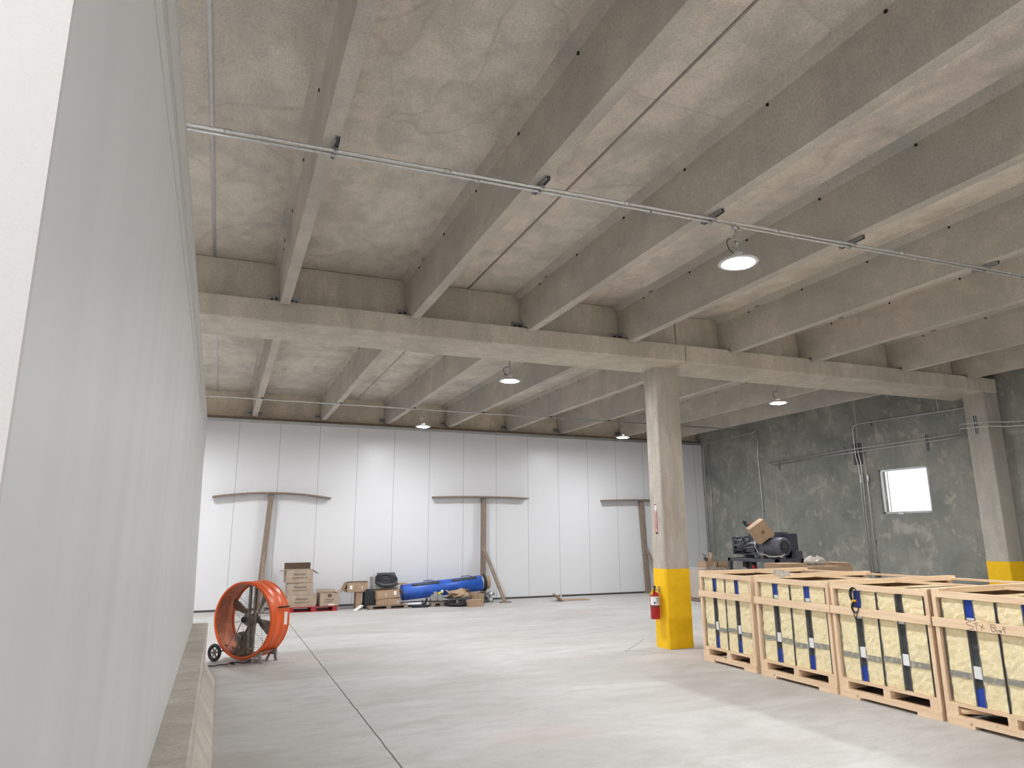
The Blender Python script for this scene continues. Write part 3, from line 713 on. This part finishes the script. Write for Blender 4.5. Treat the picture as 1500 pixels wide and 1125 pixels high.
for j, r in enumerate((.30, .25, .20, .15)):
    b.tube([(r*1.02*math.cos(2*PI*k/36), r*.85*math.sin(2*PI*k/36), .03+j*.012) for k in range(36)], .021, 8, closed=True)
b.mat('gapgrey').lathe([(.31, -.08), (.335, -.07), (.335, 0), (.31, .02), (.001, .02)], 36)
b.obox((.05, .18, .02), (.52, .26, .05))
o = b.build('black_coil', None); o.location = (4.47, 20.25, .76); o.rotation_euler = (.46, 0, 0)
tag(o, 'flat black coiled hose reel lying on the metal tray', 'coil')
t = thing('packing_board', (4.88, 20.35, .60), 'broken brown packing board sticking out right of the coil', 'board'); MB().obox((0, 0, .02), (.46, .12, .05), (0, .04, 0)).obox((-.12, 0, -.12), (.16, .12, .30)).obox((.2, 0, -.04), (.03, .1, .12), (0, .2, 0)).build('board', 'card', t)

# blue tube
p0, p1 = Vector((4.95, 20.36, .37)), Vector((7.48, 20.40, .575)); R = .225
t = thing('blue_tube', (p0.x, p0.y, p0.z), 'long bright blue metal tube lying tilted against the white wall', 'tube')
t.rotation_euler = (0, -math.atan2(p1.z-p0.z, p1.x-p0.x), 0); Lt = (p1-p0).length
MB().lathe([(.001, 0), (R*.92, 0), (R, .02), (R, Lt), (R*.95, Lt)], 40, 'x').build('tube_body', 'blue', t)
MB().lathe([(R*.9, Lt-.06), (R+.012, Lt-.06), (R+.012, Lt-.02), (R+.03, Lt-.01), (R+.03, Lt+.03), (R*.9, Lt+.03)], 40, 'x').build('clamp_ring', 'black', t)
MB().lathe([(R*1.01, Lt-.09), (R+.006, Lt-.085), (R+.006, Lt-.062), (R*1.0, Lt-.06)], 40, 'x').build('steel_band', 'galv', t)
MB().lathe([(R*.9, Lt+.03), (R*.9, Lt+.15), (R*.8, Lt+.17), (.001, Lt+.17)], 36, 'x').build('end_cap', 'card', t)
for x0_, x1_ in ((.28, 1.12), (1.50, 2.28)):
    a = 2.05   # patch on the upper front of the tube
    b = MB(); n = 6; rr = R+.008
    ra = [[(x, -rr*math.sin(.40+u*.45), rr*math.cos(.40+u*.45)) for u in (0, .33, .66, 1)]+[(x, -(R-.01)*math.sin(.40+u*.45), (R-.01)*math.cos(.40+u*.45)) for u in (1, .66, .33, 0)] for x in (x0_, x1_)]
    b.rings(ra); b.build('slot_cover', 'gapgrey', t)
    MB().tube([(x0_+.03, -R*.70, R*.76), (x0_+.4, -R*.76, R*.70), (x1_-.03, -R*.70, R*.76), (x1_-.2, -.02, R+.03), (x1_-.45, 0, R+.03)], .010, 6).build('slot_strap', 'black', t)
# tubes, hoses and parts under the blue tube
tag(MB().tube([(4.95, 20.08, .056), (5.5, 20.08, .056), (6.1, 20.1, .056)], .055, 14).build('white_pipe', 'white'), 'white plastic pipe lying under the blue tube', 'pipe')
for k, (pp, lab) in enumerate((([(5.25, 19.80, .035), (5.4, 19.82, .035), (5.55, 19.88, .10), (5.60, 19.95, .20), (5.58, 20.0, .10)], 'front black hose curling up under the blue tube'), ([(5.0, 19.92, .035), (5.45, 19.93, .035), (5.50, 19.96, .12), (5.46, 19.98, .16)], 'rear black hose under the blue tube'), ([(5.1, 19.68, .035), (5.3, 19.70, .035), (5.45, 19.68, .035), (5.60, 19.72, .035)], 'short black hose end on the floor before the blue tube'))):
    tag(MB().tube(pp, .032, 8).build('rubber_hose', 'black'), lab, 'hose', 'black hoses under the blue tube')
tag(MB().mat('oldwood').box(5.66, 6.12, 19.78, 20.0, .09, .12).box(5.70, 5.80, 19.78, 20.0, .0, .09).box(5.95, 6.03, 19.78, 20.0, .0, .09).build('wood_block_stand'), 'small wooden cradle under the grey motor before the blue tube', 'wood cradle')
t = thing('small_motor', (5.93, 19.88, .12), 'small grey electric motor with yellow tag on a wooden cradle', 'motor')
MB().cyl((.02, -.10, .12), (.02, .12, .12), .10, n=20).cyl((.02, -.13, .12), (.02, -.10, .12), .085, n=20).build('motor_body', 'mgrey', t)
MB().obox((-.15, 0, .12), (.16, .12, .16)).cyl((-.26, 0, .1), (-.15, 0, .1), .05, n=12).obox((-.10, 0, .24), (.1, .08, .08)).build('gear_housing', 'mgrey', t)
MB().obox((.03, -.02, .25), (.12, .05, .04), (0, -.4, 0)).build('yellow_tag', 'ylabel', t)
MB().cyl((.10, -.02, .24), (.10, -.02, .32), .035, n=12).build('white_cap', 'white', t)
t = thing('parts_bin', (6.50, 19.78, 0), 'black bin of metal parts on the floor, heaped with torn cardboard', 'bin')
MB().lathe([(.001, .0), (.36, .0), (.41, .03), (.43, .10), (.41, .10), (.38, .04), (.001, .02)], 30).build('bin_body', 'black', t)
b = MB()
for i in range(40):
    a = random.uniform(0, 2*PI); r = random.random()*.33
    b.obox((r*math.cos(a), r*math.sin(a)-.05, random.uniform(.06, .16)), (random.uniform(.03, .1), .03, random.uniform(.02, .07)), (random.random()*3, random.random()*3, random.random()*3))
b.build('metal_parts', 'mgrey', t)['kind'] = 'stuff'
tag(MB().box(6.12, 6.78, 19.50, 20.05, .205, .235).build('dark_shelf_board', 'gapgrey'), 'dark flat board lying over the bin of metal parts', 'board')
b = MB()
for c, s, r in (((6.33, 19.75, .33), (.42, .34, .012), (.25, .35, .1)), ((6.42, 19.62, .36), (.34, .26, .012), (.7, -.3, -.2)), ((6.25, 19.62, .29), (.26, .3, .012), (-.5, .2, .4)), ((6.68, 19.72, .42), (.20, .3, .012), (.1, .5, .7)), ((6.58, 19.60, .33), (.24, .22, .012), (1.1, -.5, .1)), ((6.5, 19.85, .40), (.5, .2, .012), (.2, -.1, .1))):
    b.obox(c, s, r)
tag(b.build('torn_cardboard', 'card'), 'heap of torn folded cardboard on top of the dark board', 'cardboard')
t = carton((7.0, 19.72, .0), (.30, .34, .34), 'open carton on its side right of the torn cardboard', .5, 'card', open_top=True, tilt=(.0, .15))
carton((6.82, 19.30, 0), (.42, .28, .19), 'small closed brown carton alone on the floor before the heap', -.03, 'card')
b = MB()
for i in range(14): b.obox((random.uniform(7.05, 7.5), random.uniform(20.15, 20.4), random.uniform(.05, .25)), (.14, .12, .10), (random.random(), random.random(), random.random()*3))
tag(b.build('pump_assembly', 'gapgrey'), 'dark pump assembly under the right end of the blue tube', 'pump')
tag(MB().mat('galv').cyl((7.68, 20.3, .0), (7.68, 20.3, .12), .07, n=14).cyl((7.68, 20.3, .12), (7.68, 20.3, .30), .04, n=12).cyl((7.58, 20.3, .24), (7.80, 20.3, .24), .05, n=14).build('steel_valve'), 'small bright steel valve behind the diagonal leg of the middle brace', 'valve')
# flattened carton near the wall
t = thing('flattened_cardboard', (9.9, 19.85, 0), 'flattened carton with one raised flap, alone on the floor before the white wall', 'cardboard')
MB().obox((.35, .0, .012), (.95, .5, .01), (0, 0, -.05)).build('sheet', 'card', t)
MB().obox((-.21, -.1, .10), (.30, .50, .035), (0, .72, -.2)).build('raised_flap', 'card', t)
MB().obox((-.245, -.36, .165), (.05, .012, .03), (0, .72, -.2)).build('hand_hole', 'white', t)

# ------------------------------------------------------------------ crates
def crate(y_left, y_right, X0, label, style, Dp=2.25, Hh=1.37):
    w = y_left-y_right
    t = thing('wooden_crate', (X0, y_left, 0), label, 'crate', 'row of open pine crates', -PI/2)
    # local: x along the face left to right, y into the crate, z up
    p = .045
    for x in (0, w-p):
        MB().box(x, x+p, 0, .085, .101, Hh-.035).build('post', 'woodz', t)
        MB().box(x, x+p, Dp-.085, Dp, .0, Hh-.035).build('post', 'woodz', t)
    MB().box(p, w-p, 0, .06, Hh-.075, Hh-.035).build('top_rail', 'woodx', t)
    MB().box(-.012, w+.012, -.022, 0, .99, 1.085).build('cross_board', 'woodx', t)
    # pallet base
    b = MB().box(p+.001, w-p-.001, .002, .09, .195, .225); b.box(p+.001, w-p-.001, .09, Dp-.09, .195, .215); b.build('deck', 'woodx', t)
    b = MB().box(.003, w-.003, -.006, .088, .035, .10).box(.003, w*.22, -.006, .088, .001, .0351).box(w*.78, w-.003, -.006, .088, .001, .0351); b.build('bottom_board', 'woodx', t)
    for x in (p, w/2-.045, w-p-.09): MB().box(x, x+.09, .004, Dp-.1, .10, .195).build('runner', 'woody', t)
    # top boards
    MB().hexa([(0, 0, Hh-.035), (.10, 0, Hh-.035), (.10, Dp, Hh-.035), (0, Dp, Hh-.035), (0, 0, Hh+.02), (.10, 0, Hh+.02), (.10, Dp, Hh+.025), (0, Dp, Hh+.025)]).build('top_board', 'woody', t)
    MB().box(w-.10, w, 0, Dp, Hh-.035, Hh+.0).build('top_board', 'woody', t)
    MB().box(.10, w-.1, 0, .09, Hh-.035, Hh-.012).build('top_board', 'woodx', t)
    MB().box(.10, w-.1, Dp*.48, Dp*.48+.09, Hh-.03, Hh-.005).build('top_board', 'woodx', t)
    MB().box(.10, w-.1, Dp-.09, Dp, Hh-.03, Hh-.005).build('top_board', 'woodx', t)
    # side sheathing facing right and left
    MB().box(w-.012, w-.004, .085, Dp-.085, .04, Hh-.04).build('side_panel', 'woodin', t)
    MB().box(.004, .012, .085, Dp-.085, .04, Hh-.04).build('side_panel', 'woodin', t)
    # foam panels with film covered gaps between them
    fr = [(.055, .235), (.315, .47), (.495, .665), (.745, .93)]
    zb, zt = .228, Hh-.085
    for a, c in fr:
        x0, x1 = a*w+(.0 if a > .1 else p-.035), min(c*w, w-p-.015)
        b = MB(); b.mat('foam'); nx, nz = 5, 22; fy = .035
        # knobbly front face
        g = [[b.bm.verts.new((x0+(x1-x0)*i/nx+(random.uniform(-.004, .004)), fy+random.uniform(-.006, .008), zb+(zt-zb)*j/nz)) for i in range(nx+1)] for j in range(nz+1)]
        for j in range(nz):
            for i in range(nx): b.bm.faces.new((g[j][i], g[j][i+1], g[j+1][i+1], g[j+1][i]))
        for fc in b.bm.faces: fc.material_index = 0
        b.box(x0, x1, fy+.006, Dp-.12, zb, zt)
        fp = b.build('foam_panel', None, t)
        MB().mat('edge').box(x0-.007, x0-.001, fy-.004, Dp-.12, zb, zt).box(x1+.001, x1+.007, fy-.004, Dp-.12, zb, zt).build('sheet_edge', None, fp)
        zz = .50+random.uniform(-.02, .02)
        MB().box(x0+.005, x1-.005, fy-.011, fy-.007, zz, zz+.06).build('torn_strip', 'strip', fp)
    for k, (a, c) in enumerate(((.235, .315), (.47, .495), (.665, .745))):
        x0, x1 = a*w+.007, c*w-.007
        if k == 1:
            MB().box(x0, x1, .06, .5, zb, zt).build('divider', 'gapbrown' if style == 3 or style == 4 else 'gapgrey', t); continue
        gp = MB().box(x0, x1, .075, .10, zb, zt).build('gap_liner', 'gapgrey', t)
        if not (style == 3 and k == 2):
            MB().hexa([(x0, .05, zt-.24+.05), (x1, .05, zt-.24-.04), (x1, .074, zt-.24-.04), (x0, .074, zt-.24+.05), (x0, .05, zt), (x1, .05, zt), (x1, .074, zt), (x0, .074, zt)]).build('blue_film', 'bluefilm', gp)
            MB().hexa([(x0, .05, zb), (x1, .05, zb), (x1, .074, zb), (x0, .074, zb), (x0, .05, zb+.16), (x1, .05, zb+.20), (x1, .074, zb+.20), (x0, .074, zb+.16)]).build('blue_film', 'bluefilm', gp)
        MB().box(x0+.004, x1-.002, .046, .072, .50, .62).build('white_tag', 'white', gp)
        if style == 2: MB().box(x0+.004, x1-.002, .046, .072, 1.085, 1.13).build('white_tag', 'white', gp)
        if style >= 3: MB().box(x0+.004, x1-.002, .046, .072, .955 if style == 3 else 1.085, .99 if style == 3 else 1.105).build('white_tag', 'white', gp)
    return t, w
crate(9.71, 8.50, 7.36, 'farthest and narrowest crate of foam panels in the row, nearest the column', 1)
crate(8.39, 7.03, 7.34, 'second crate of foam panels from the column, plastic scrap on top', 2)
crate(6.99, 5.63, 7.34, 'crate of foam panels with a black cord bundle hanging in its gap', 3)
t4, w4 = crate(5.58, 4.20, 7.34, 'nearest crate of foam panels, STX handwritten on its cross board', 4)
STR = [[(410, 330), (350, 325), (300, 345), (285, 375), (330, 410), (400, 435), (440, 470), (430, 500), (390, 515), (325, 515)],
       [(440, 372), (500, 358), (565, 352)], [(495, 360), (505, 450), (520, 540)], [(515, 400), (555, 398)],
       [(570, 400), (620, 450), (690, 495)], [(665, 375), (640, 440), (605, 535)],
       [(825, 385), (830, 480), (845, 550)], [(815, 385), (880, 375), (930, 395), (920, 440), (850, 460), (905, 475), (930, 505), (900, 550), (845, 555)],
       [(930, 490), (955, 560), (975, 585)], [(975, 540), (1000, 515), (1020, 525)], [(1000, 555), (1045, 545), (1040, 515), (1010, 530), (1015, 575), (1050, 580)],
       [(1150, 465), (1140, 430), (1100, 420), (1085, 450), (1110, 520), (1130, 590)], [(1060, 495), (1140, 480)]]
for ids in ((0,), (1, 2, 3), (4, 5), (6, 7), (8, 9), (10,), (11, 12)):
    b = MB()
    for k in ids: b.tube([(.37+(px-280)*.00047, -.0225, 1.072-((py-325)-.09*(px-280))*.00038) for px, py in STR[k]], .0024, 5)
    b.build('handwritten_letter', 'brownink', t4)
# loose stick in the base of the nearest crate
tag(MB().bar((7.36, 5.42, .155), (7.9, 5.05, .14), .09, .04).build('loose_lumber', 'woodx'), 'loose stick of pine lying in the base of the nearest crate', 'lumber')
# cord bundle on the third crate
t = thing('cord_bundle', (7.335, 6.60, 1.14), 'black cord bundle with orange tie hanging on the third crate', 'cord', rotz=-PI/2)
b = MB()
for j in range(4):
    rx, rz = .045+.006*j, .075+.005*j
    b.tube([(rx*math.cos(2*PI*k/20)+random.uniform(-.004, .004), -.012-.006*j, .10+rz*math.sin(2*PI*k/20)) for k in range(20)], .005, 6, closed=True)
    b.tube([(rx*.8*math.cos(2*PI*k/20), -.012-.006*j, -.05+rz*.7*math.sin(2*PI*k/20)) for k in range(20)], .006, 6, closed=True)
b.tube([(-.03, -.03, -.09), (-.02, -.035, -.15), (.0, -.035, -.19), (.02, -.035, -.15), (.03, -.03, -.09)], .004, 6)
b.build('cable', 'black', t); MB().cyl((-.03, -.025, .03), (.03, -.025, .03), .014, n=10).build('tie', 'orangetie', t)
b = MB()
for i in range(7): b.obox((7.43+i*.022, 8.12-random.random()*.16, 1.41+random.random()*.04), (.09, .07, .004), (random.random()*2, random.random()*2, random.random()*3))
tag(b.build('plastic_scrap', 'wrap'), 'crumpled clear plastic scrap on the second crate top', 'plastic scrap')

# ------------------------------------------------------------------ compressor on its stand, behind the crates
t = thing('steel_stand', (10.96, 12.15, 0), 'dark grey steel frame stand carrying the compressor behind the crates', 'stand', rotz=-PI/2)
b = MB()
for x0, x1, y0_, y1_ in ((-.76, .76, -.36, -.29), (-.76, .76, .29, .36), (-.76, -.69, -.36, .36), (.69, .76, -.36, .36), (-.3, -.24, -.3, .3), (.3, .36, -.3, .3)): b.box(x0, x1, y0_, y1_, 1.39, 1.46)
b.build('top_frame', 'stand', t)
for x in (-.725, .725):
    for y in (-.325, .325): MB().box(x-.035, x+.035, y-.035, y+.035, 0, 1.39).build('leg', 'stand', t)
MB().box(-.7, .7, -.32, -.28, .25, .31).box(-.7, .7, .28, .32, .25, .31).build('lower_rail', 'stand', t)
t = thing('screw_compressor', (10.96, 12.15, 1.46), 'dark blue grey compressor with big round motor on the steel stand', 'compressor', rotz=-PI/2)
MB().box(-.52, -.44, -.12, .12, 0, .08).box(-.12, -.02, -.12, .12, 0, .08).box(.26, .36, -.12, .12, 0, .08).box(-.60, .6, -.15, .15, .07, .09).build('feet', 'stand', t)
MB().box(-.79, -.75, -.18, .28, .07, .45).box(-.79, -.52, -.18, .28, .07, .09).build('end_plate', 'comp', t)
b = MB().lathe([(.001, -.74), (.13, -.74), (.16, -.72), (.16, -.52), (.13, -.50), (.001, -.50)], 28, 'x', (0, 0, .27))
for k in range(10):
    a = 2*PI*k/10; b.bar((-.73, .185*math.cos(a), .27+.185*math.sin(a)), (-.52, .185*math.cos(a), .27+.185*math.sin(a)), .04, .012, (0, math.cos(a), math.sin(a)))
for xx in (-.73, -.52): b.tube([(xx, .19*math.cos(2*PI*k/28), .27+.19*math.sin(2*PI*k/28)) for k in range(28)], .011, 6, closed=True)
b.build('coupling_guard', 'comp2', t)
b = MB().lathe([(.001, -.50), (.11, -.50), (.13, -.44), (.13, -.1), (.17, -.08), (.17, -.02), (.001, -.02)], 24, 'x', (0, 0, .24))
b.cyl((-.40, 0, .36), (-.10, 0, .36), .06, n=14).box(-.40, -.13, -.13, .13, .12, .27).cyl((-.34, 0, .34), (-.34, 0, .50), .06, n=14).cyl((-.24, 0, .34), (-.24, 0, .48), .04, n=12).cyl((-.34, 0, .48), (-.34, 0, .51), .08, n=14)
for k in range(6): b.cyl((-.02, .15*math.cos(k), .24+.15*math.sin(k)), (.02, .15*math.cos(k), .24+.15*math.sin(k)), .013, n=6)
b.build('screw_block', 'comp', t)
MB().tube([(-.44, -.15, .26), (-.28, -.15, .31), (-.08, -.15, .31), (-.06, -.15, .24), (-.44, -.15, .21)], .010, 6).build('oil_line', 'mgrey', t)
MB().box(-.02, .16, -.14, .14, .10, .36).box(.14, .28, -.11, .11, .27, .42).build('bell_housing', 'comp2', t)
mc = Vector((.52, -.05, .245)); ax = Vector((1, 0, 0)); e1 = Vector((0, 1, 0)); e2 = Vector((0, 0, 1))
def disc(b, r, d, n=32): return [mc+ax*d+(e1*math.cos(2*PI*k/n)+e2*math.sin(2*PI*k/n))*r for k in range(n)]
b = MB(); b.rings([disc(b, .15, -.26), disc(b, .195, -.24), disc(b, .195, .12), disc(b, .18, .15), disc(b, .135, .16)])
b.build('motor_body', 'comp2', t)
b = MB(); b.rings([disc(b, .13, .155), disc(b, .13, .163)]); mg = b.build('cowl_grille', 'black', t)
b = MB()
for k in range(8):
    a = 2*PI*k/8; b.bar(mc+ax*.167, mc+ax*.167+(e1*math.cos(a)+e2*math.sin(a))*.13, .010, .006, ax)
for r in (.045, .085): b.tube([mc+ax*.167+(e1*math.cos(2*PI*k/24)+e2*math.sin(2*PI*k/24))*r for k in range(24)], .004, 5, closed=True)
b.build('grille_spokes', 'comp2', mg)
MB().tube([tuple(mc+Vector((-.10+.028*math.cos(a), 0, .21+.028*math.sin(a)))) for a in [2*PI*k/14 for k in range(14)]], .008, 6, closed=True).build('lifting_eye', 'black', t)
MB().box(.16, .40, .17, .34, .05, .55).box(.38, .64, .16, .36, .02, .52).build('control_cabinet', 'comp', t, bevel=.008)
MB().box(.46, .74, .16, .355, .0, .16).build('base_box', 'stand', t)
b = MB().tube([(-.40, -.02, .51), (-.42, -.02, .64), (-.43, -.02, .70)], .012, 8).cyl((-.43, -.02, .70), (-.51, -.02, .70), .016, n=8).cyl((-.52, -.02, .69), (-.52, -.02, .75), .018, n=8).lathe([(.001, .74), (.04, .74), (.045, .78), (.04, .82), (.001, .82)], 16, 'z', (-.52, -.02, 0)).cyl((-.43, -.02, .70), (-.32, -.02, .73), .018, n=8).cyl((-.435, -.02, .67), (-.435, -.02, .74), .025, n=8)
b.build('gauge_pipe', 'black', t)
MB().cyl((-.32, -.02, .73), (-.29, -.02, .75), .022, n=8).build('red_cap', 'red', t)
MB().cyl((-.34, -.07, .53), (-.34, -.07, .56), .018, n=8).build('brass_plug', 'brass', t)
MB().tube([(-.10, -.15, .40), (-.06, -.18, .24), (.03, -.19, .12), (.10, -.19, .08), (.14, -.18, .09)], .009, 8).tube([(.12, -.18, .11), (.24, -.26, .11), (.46, -.30, .05), (.66, -.30, .045), (.74, -.2, .06), (.71, -.10, .10)], .016, 8).build('flex_conduit', 'mgrey', t)
MB().box(.06, .20, -.2, -.16, .06, .08).cyl((.10, -.18, .0), (.10, -.18, .14), .012, n=8).cyl((.15, -.18, .0), (.15, -.18, .14), .012, n=8).build('conduit_fitting', 'mgrey', t)
# carton balanced on top of it
t = thing('cardboard_box', (10.80, 11.90, 1.875), 'tilted tan carton balanced on top of the compressor', 'box')
t.rotation_euler = Euler((.12, -.60, -.50)); w_, d_, h_ = .37, .30, .32
b = MB(); b.mat('card').box(-w_/2, w_/2, -d_/2, d_/2, 0, h_+.06); b.mat('tape').box(-w_/2-.002, -w_/2, -.02, .02, 0, h_+.06).box(-w_/2-.001, w_/2, -.02, .02, h_+.06, h_+.062); b.build('carton_body', None, t, bevel=.008)
MB().box(-.02, .05, -d_/2-.002, -d_/2, .14, .21).build('handwritten_mark', 'woodin', t)
# valve train under the stand top
t = thing('valve_train', (10.80, 12.45, 1.14), 'small pipes and valve with red cap hanging under the steel stand top', 'valve', rotz=-PI/2)
MB().box(-.16, -.04, -.05, .05, .12, .24).box(.06, .16, -.06, .06, .05, .24).cyl((-.1, 0, .08), (.1, 0, .08), .035, n=10).cyl((.14, 0, 0), (.14, 0, .2), .02, n=8).build('valve_body', 'black', t)
MB().cyl((.22, -.1, .14), (.28, -.1, .14), .035, n=12).build('red_cap', 'red', t)
MB().cyl((-.04, -.06, .08), (.0, -.1, .08), .022, n=8).build('steel_fitting', 'galv', t)

# wood and wraps behind the crates
carton((10.42, 10.98, 1.02), (.62, .5, .385), 'brown carton showing just above the crates, below the compressor stand', .0, 'card')
tag(MB().hexa([(10.1, 10.75, 0), (12.05, 10.75, 0), (12.05, 11.25, 0), (10.1, 11.25, 0), (10.1, 10.75, 1.02), (12.05, 10.75, 1.02), (12.05, 11.25, 1.02), (10.1, 11.25, 1.02)]).build('packing_crate', 'woodin'), 'plain brown packing crate behind the row of pine crates', 'crate')
tag(MB().box(10.75, 12.03, 10.80, 11.25, 1.02, 1.335).build('flat_carton', 'card', bevel=.01), 'long flat brown carton lying behind the crates, right of the stand', 'box')
carton((11.8, 11.0, 1.337), (.36, .4, .06), 'small brown carton end at the right of the long flat carton', 0, 'card')
b = MB(); rng = random.Random(3); R_ = []
for j in range(9):
    r = .24*math.sin(PI*(j+.7)/9.2)*rng.uniform(.8, 1.2); x = -.30+.54*j/8
    R_.append([(x, r*.7*math.cos(2*PI*k/12)*rng.uniform(.6, 1.2), .06+max(-.055, r*.5*math.sin(2*PI*k/12)*rng.uniform(.3, 1.3))) for k in range(12)])
b.rings(R_)
for fc in b.bm.faces: fc.smooth = False
o = b.build('crumpled_wrap', 'wrap'); o.location = (11.25, 11.0, 1.355)
tag(o, 'crumpled pale plastic wrap lying on the long flat carton', 'plastic wrap')

# shrink wrapped pallet of cartons far right
pallet((13.85, 17.75, 0), 1.15, 1.1, .12, 'pallet under the stretch wrapped cartons by the grey wall', 'oldwood')
C = [(13.62, 17.45, .12, .66, .55, .80), (14.2, 17.5, .12, .50, .6, .72), (13.55, 17.85, .12, .8, .3, .80)]
carton((13.58, 17.6, .12), (.60, .75, .80), 'tall wrapped carton nearest the column, at the left of the wrapped pallet', 0, 'cardlt')
carton((14.2, 17.65, .12), (.60, .75, .74), 'wrapped carton at the right of the wrapped pallet', 0, 'card')
t = carton((13.55, 17.45, .92), (.38, .42, .26), 'upper left carton on the wrapped pallet with a tube sticking out', 0, 'card', open_top=True)
t = carton((14.02, 17.5, .92), (.46, .42, .24), 'upper right torn carton on the wrapped pallet', .05, 'card', flaps=(('f', 2.9, .12), ('r', 1.7, .1)), open_top=True)
tag(MB().cyl((13.66, 17.45, 1.0), (13.68, 17.42, 1.42), .05, n=14).build('cardboard_tube', 'card'), 'short cardboard tube standing in the upper left carton', 'tube')
tag(MB().obox((13.46, 17.40, 1.25), (.16, .06, .07), (0, .5, .3)).obox((13.42, 17.40, 1.36), (.2, .02, .02), (0, .3, .2)).build('metal_bracket', 'gapbrown'), 'small dark bracket lying in the upper left carton', 'bracket')
b = MB(); b.hexa([(13.24, 17.18, .125), (14.54, 17.18, .125), (14.54, 18.06, .125), (13.24, 18.06, .125), (13.24, 17.18, 1.0), (14.54, 17.18, .93), (14.54, 18.06, .93), (13.24, 18.06, 1.0)])
b.bm.faces.ensure_lookup_table()
tag(b.build('stretch_wrap', 'film'), 'clear stretch film wrapped around the cartons by the grey wall', 'plastic wrap')
b = MB()
for p_, q_ in (((13.25, 17.17, .70), (13.9, 17.17, 1.0)), ((13.25, 17.17, .95), (14.2, 17.17, .80)), ((13.4, 17.17, 1.02), (14.5, 17.17, .88)), ((13.25, 17.17, .62), (13.6, 17.17, 1.12)), ((13.5, 17.17, .80), (14.3, 17.17, 1.0))): b.bar(p_, q_, .004, .03)
tag(b.build('wrap_strands', 'wrap'), 'twisted strands of stretch film across the wrapped cartons', 'plastic wrap', kind='stuff')

# ------------------------------------------------------------------ light
wd = bpy.data.worlds.new('World'); SC.world = wd; wd.use_nodes = True
bg = wd.node_tree.nodes['Background']; bg.inputs[0].default_value = (1.0, .98, .96, 1); bg.inputs[1].default_value = .95

SC.view_settings.view_transform = 'Standard'; SC.view_settings.look = 'None'
SC.view_settings.gamma = 1; SC.view_settings.use_curve_mapping = False
SC.view_settings.exposure = 0.37
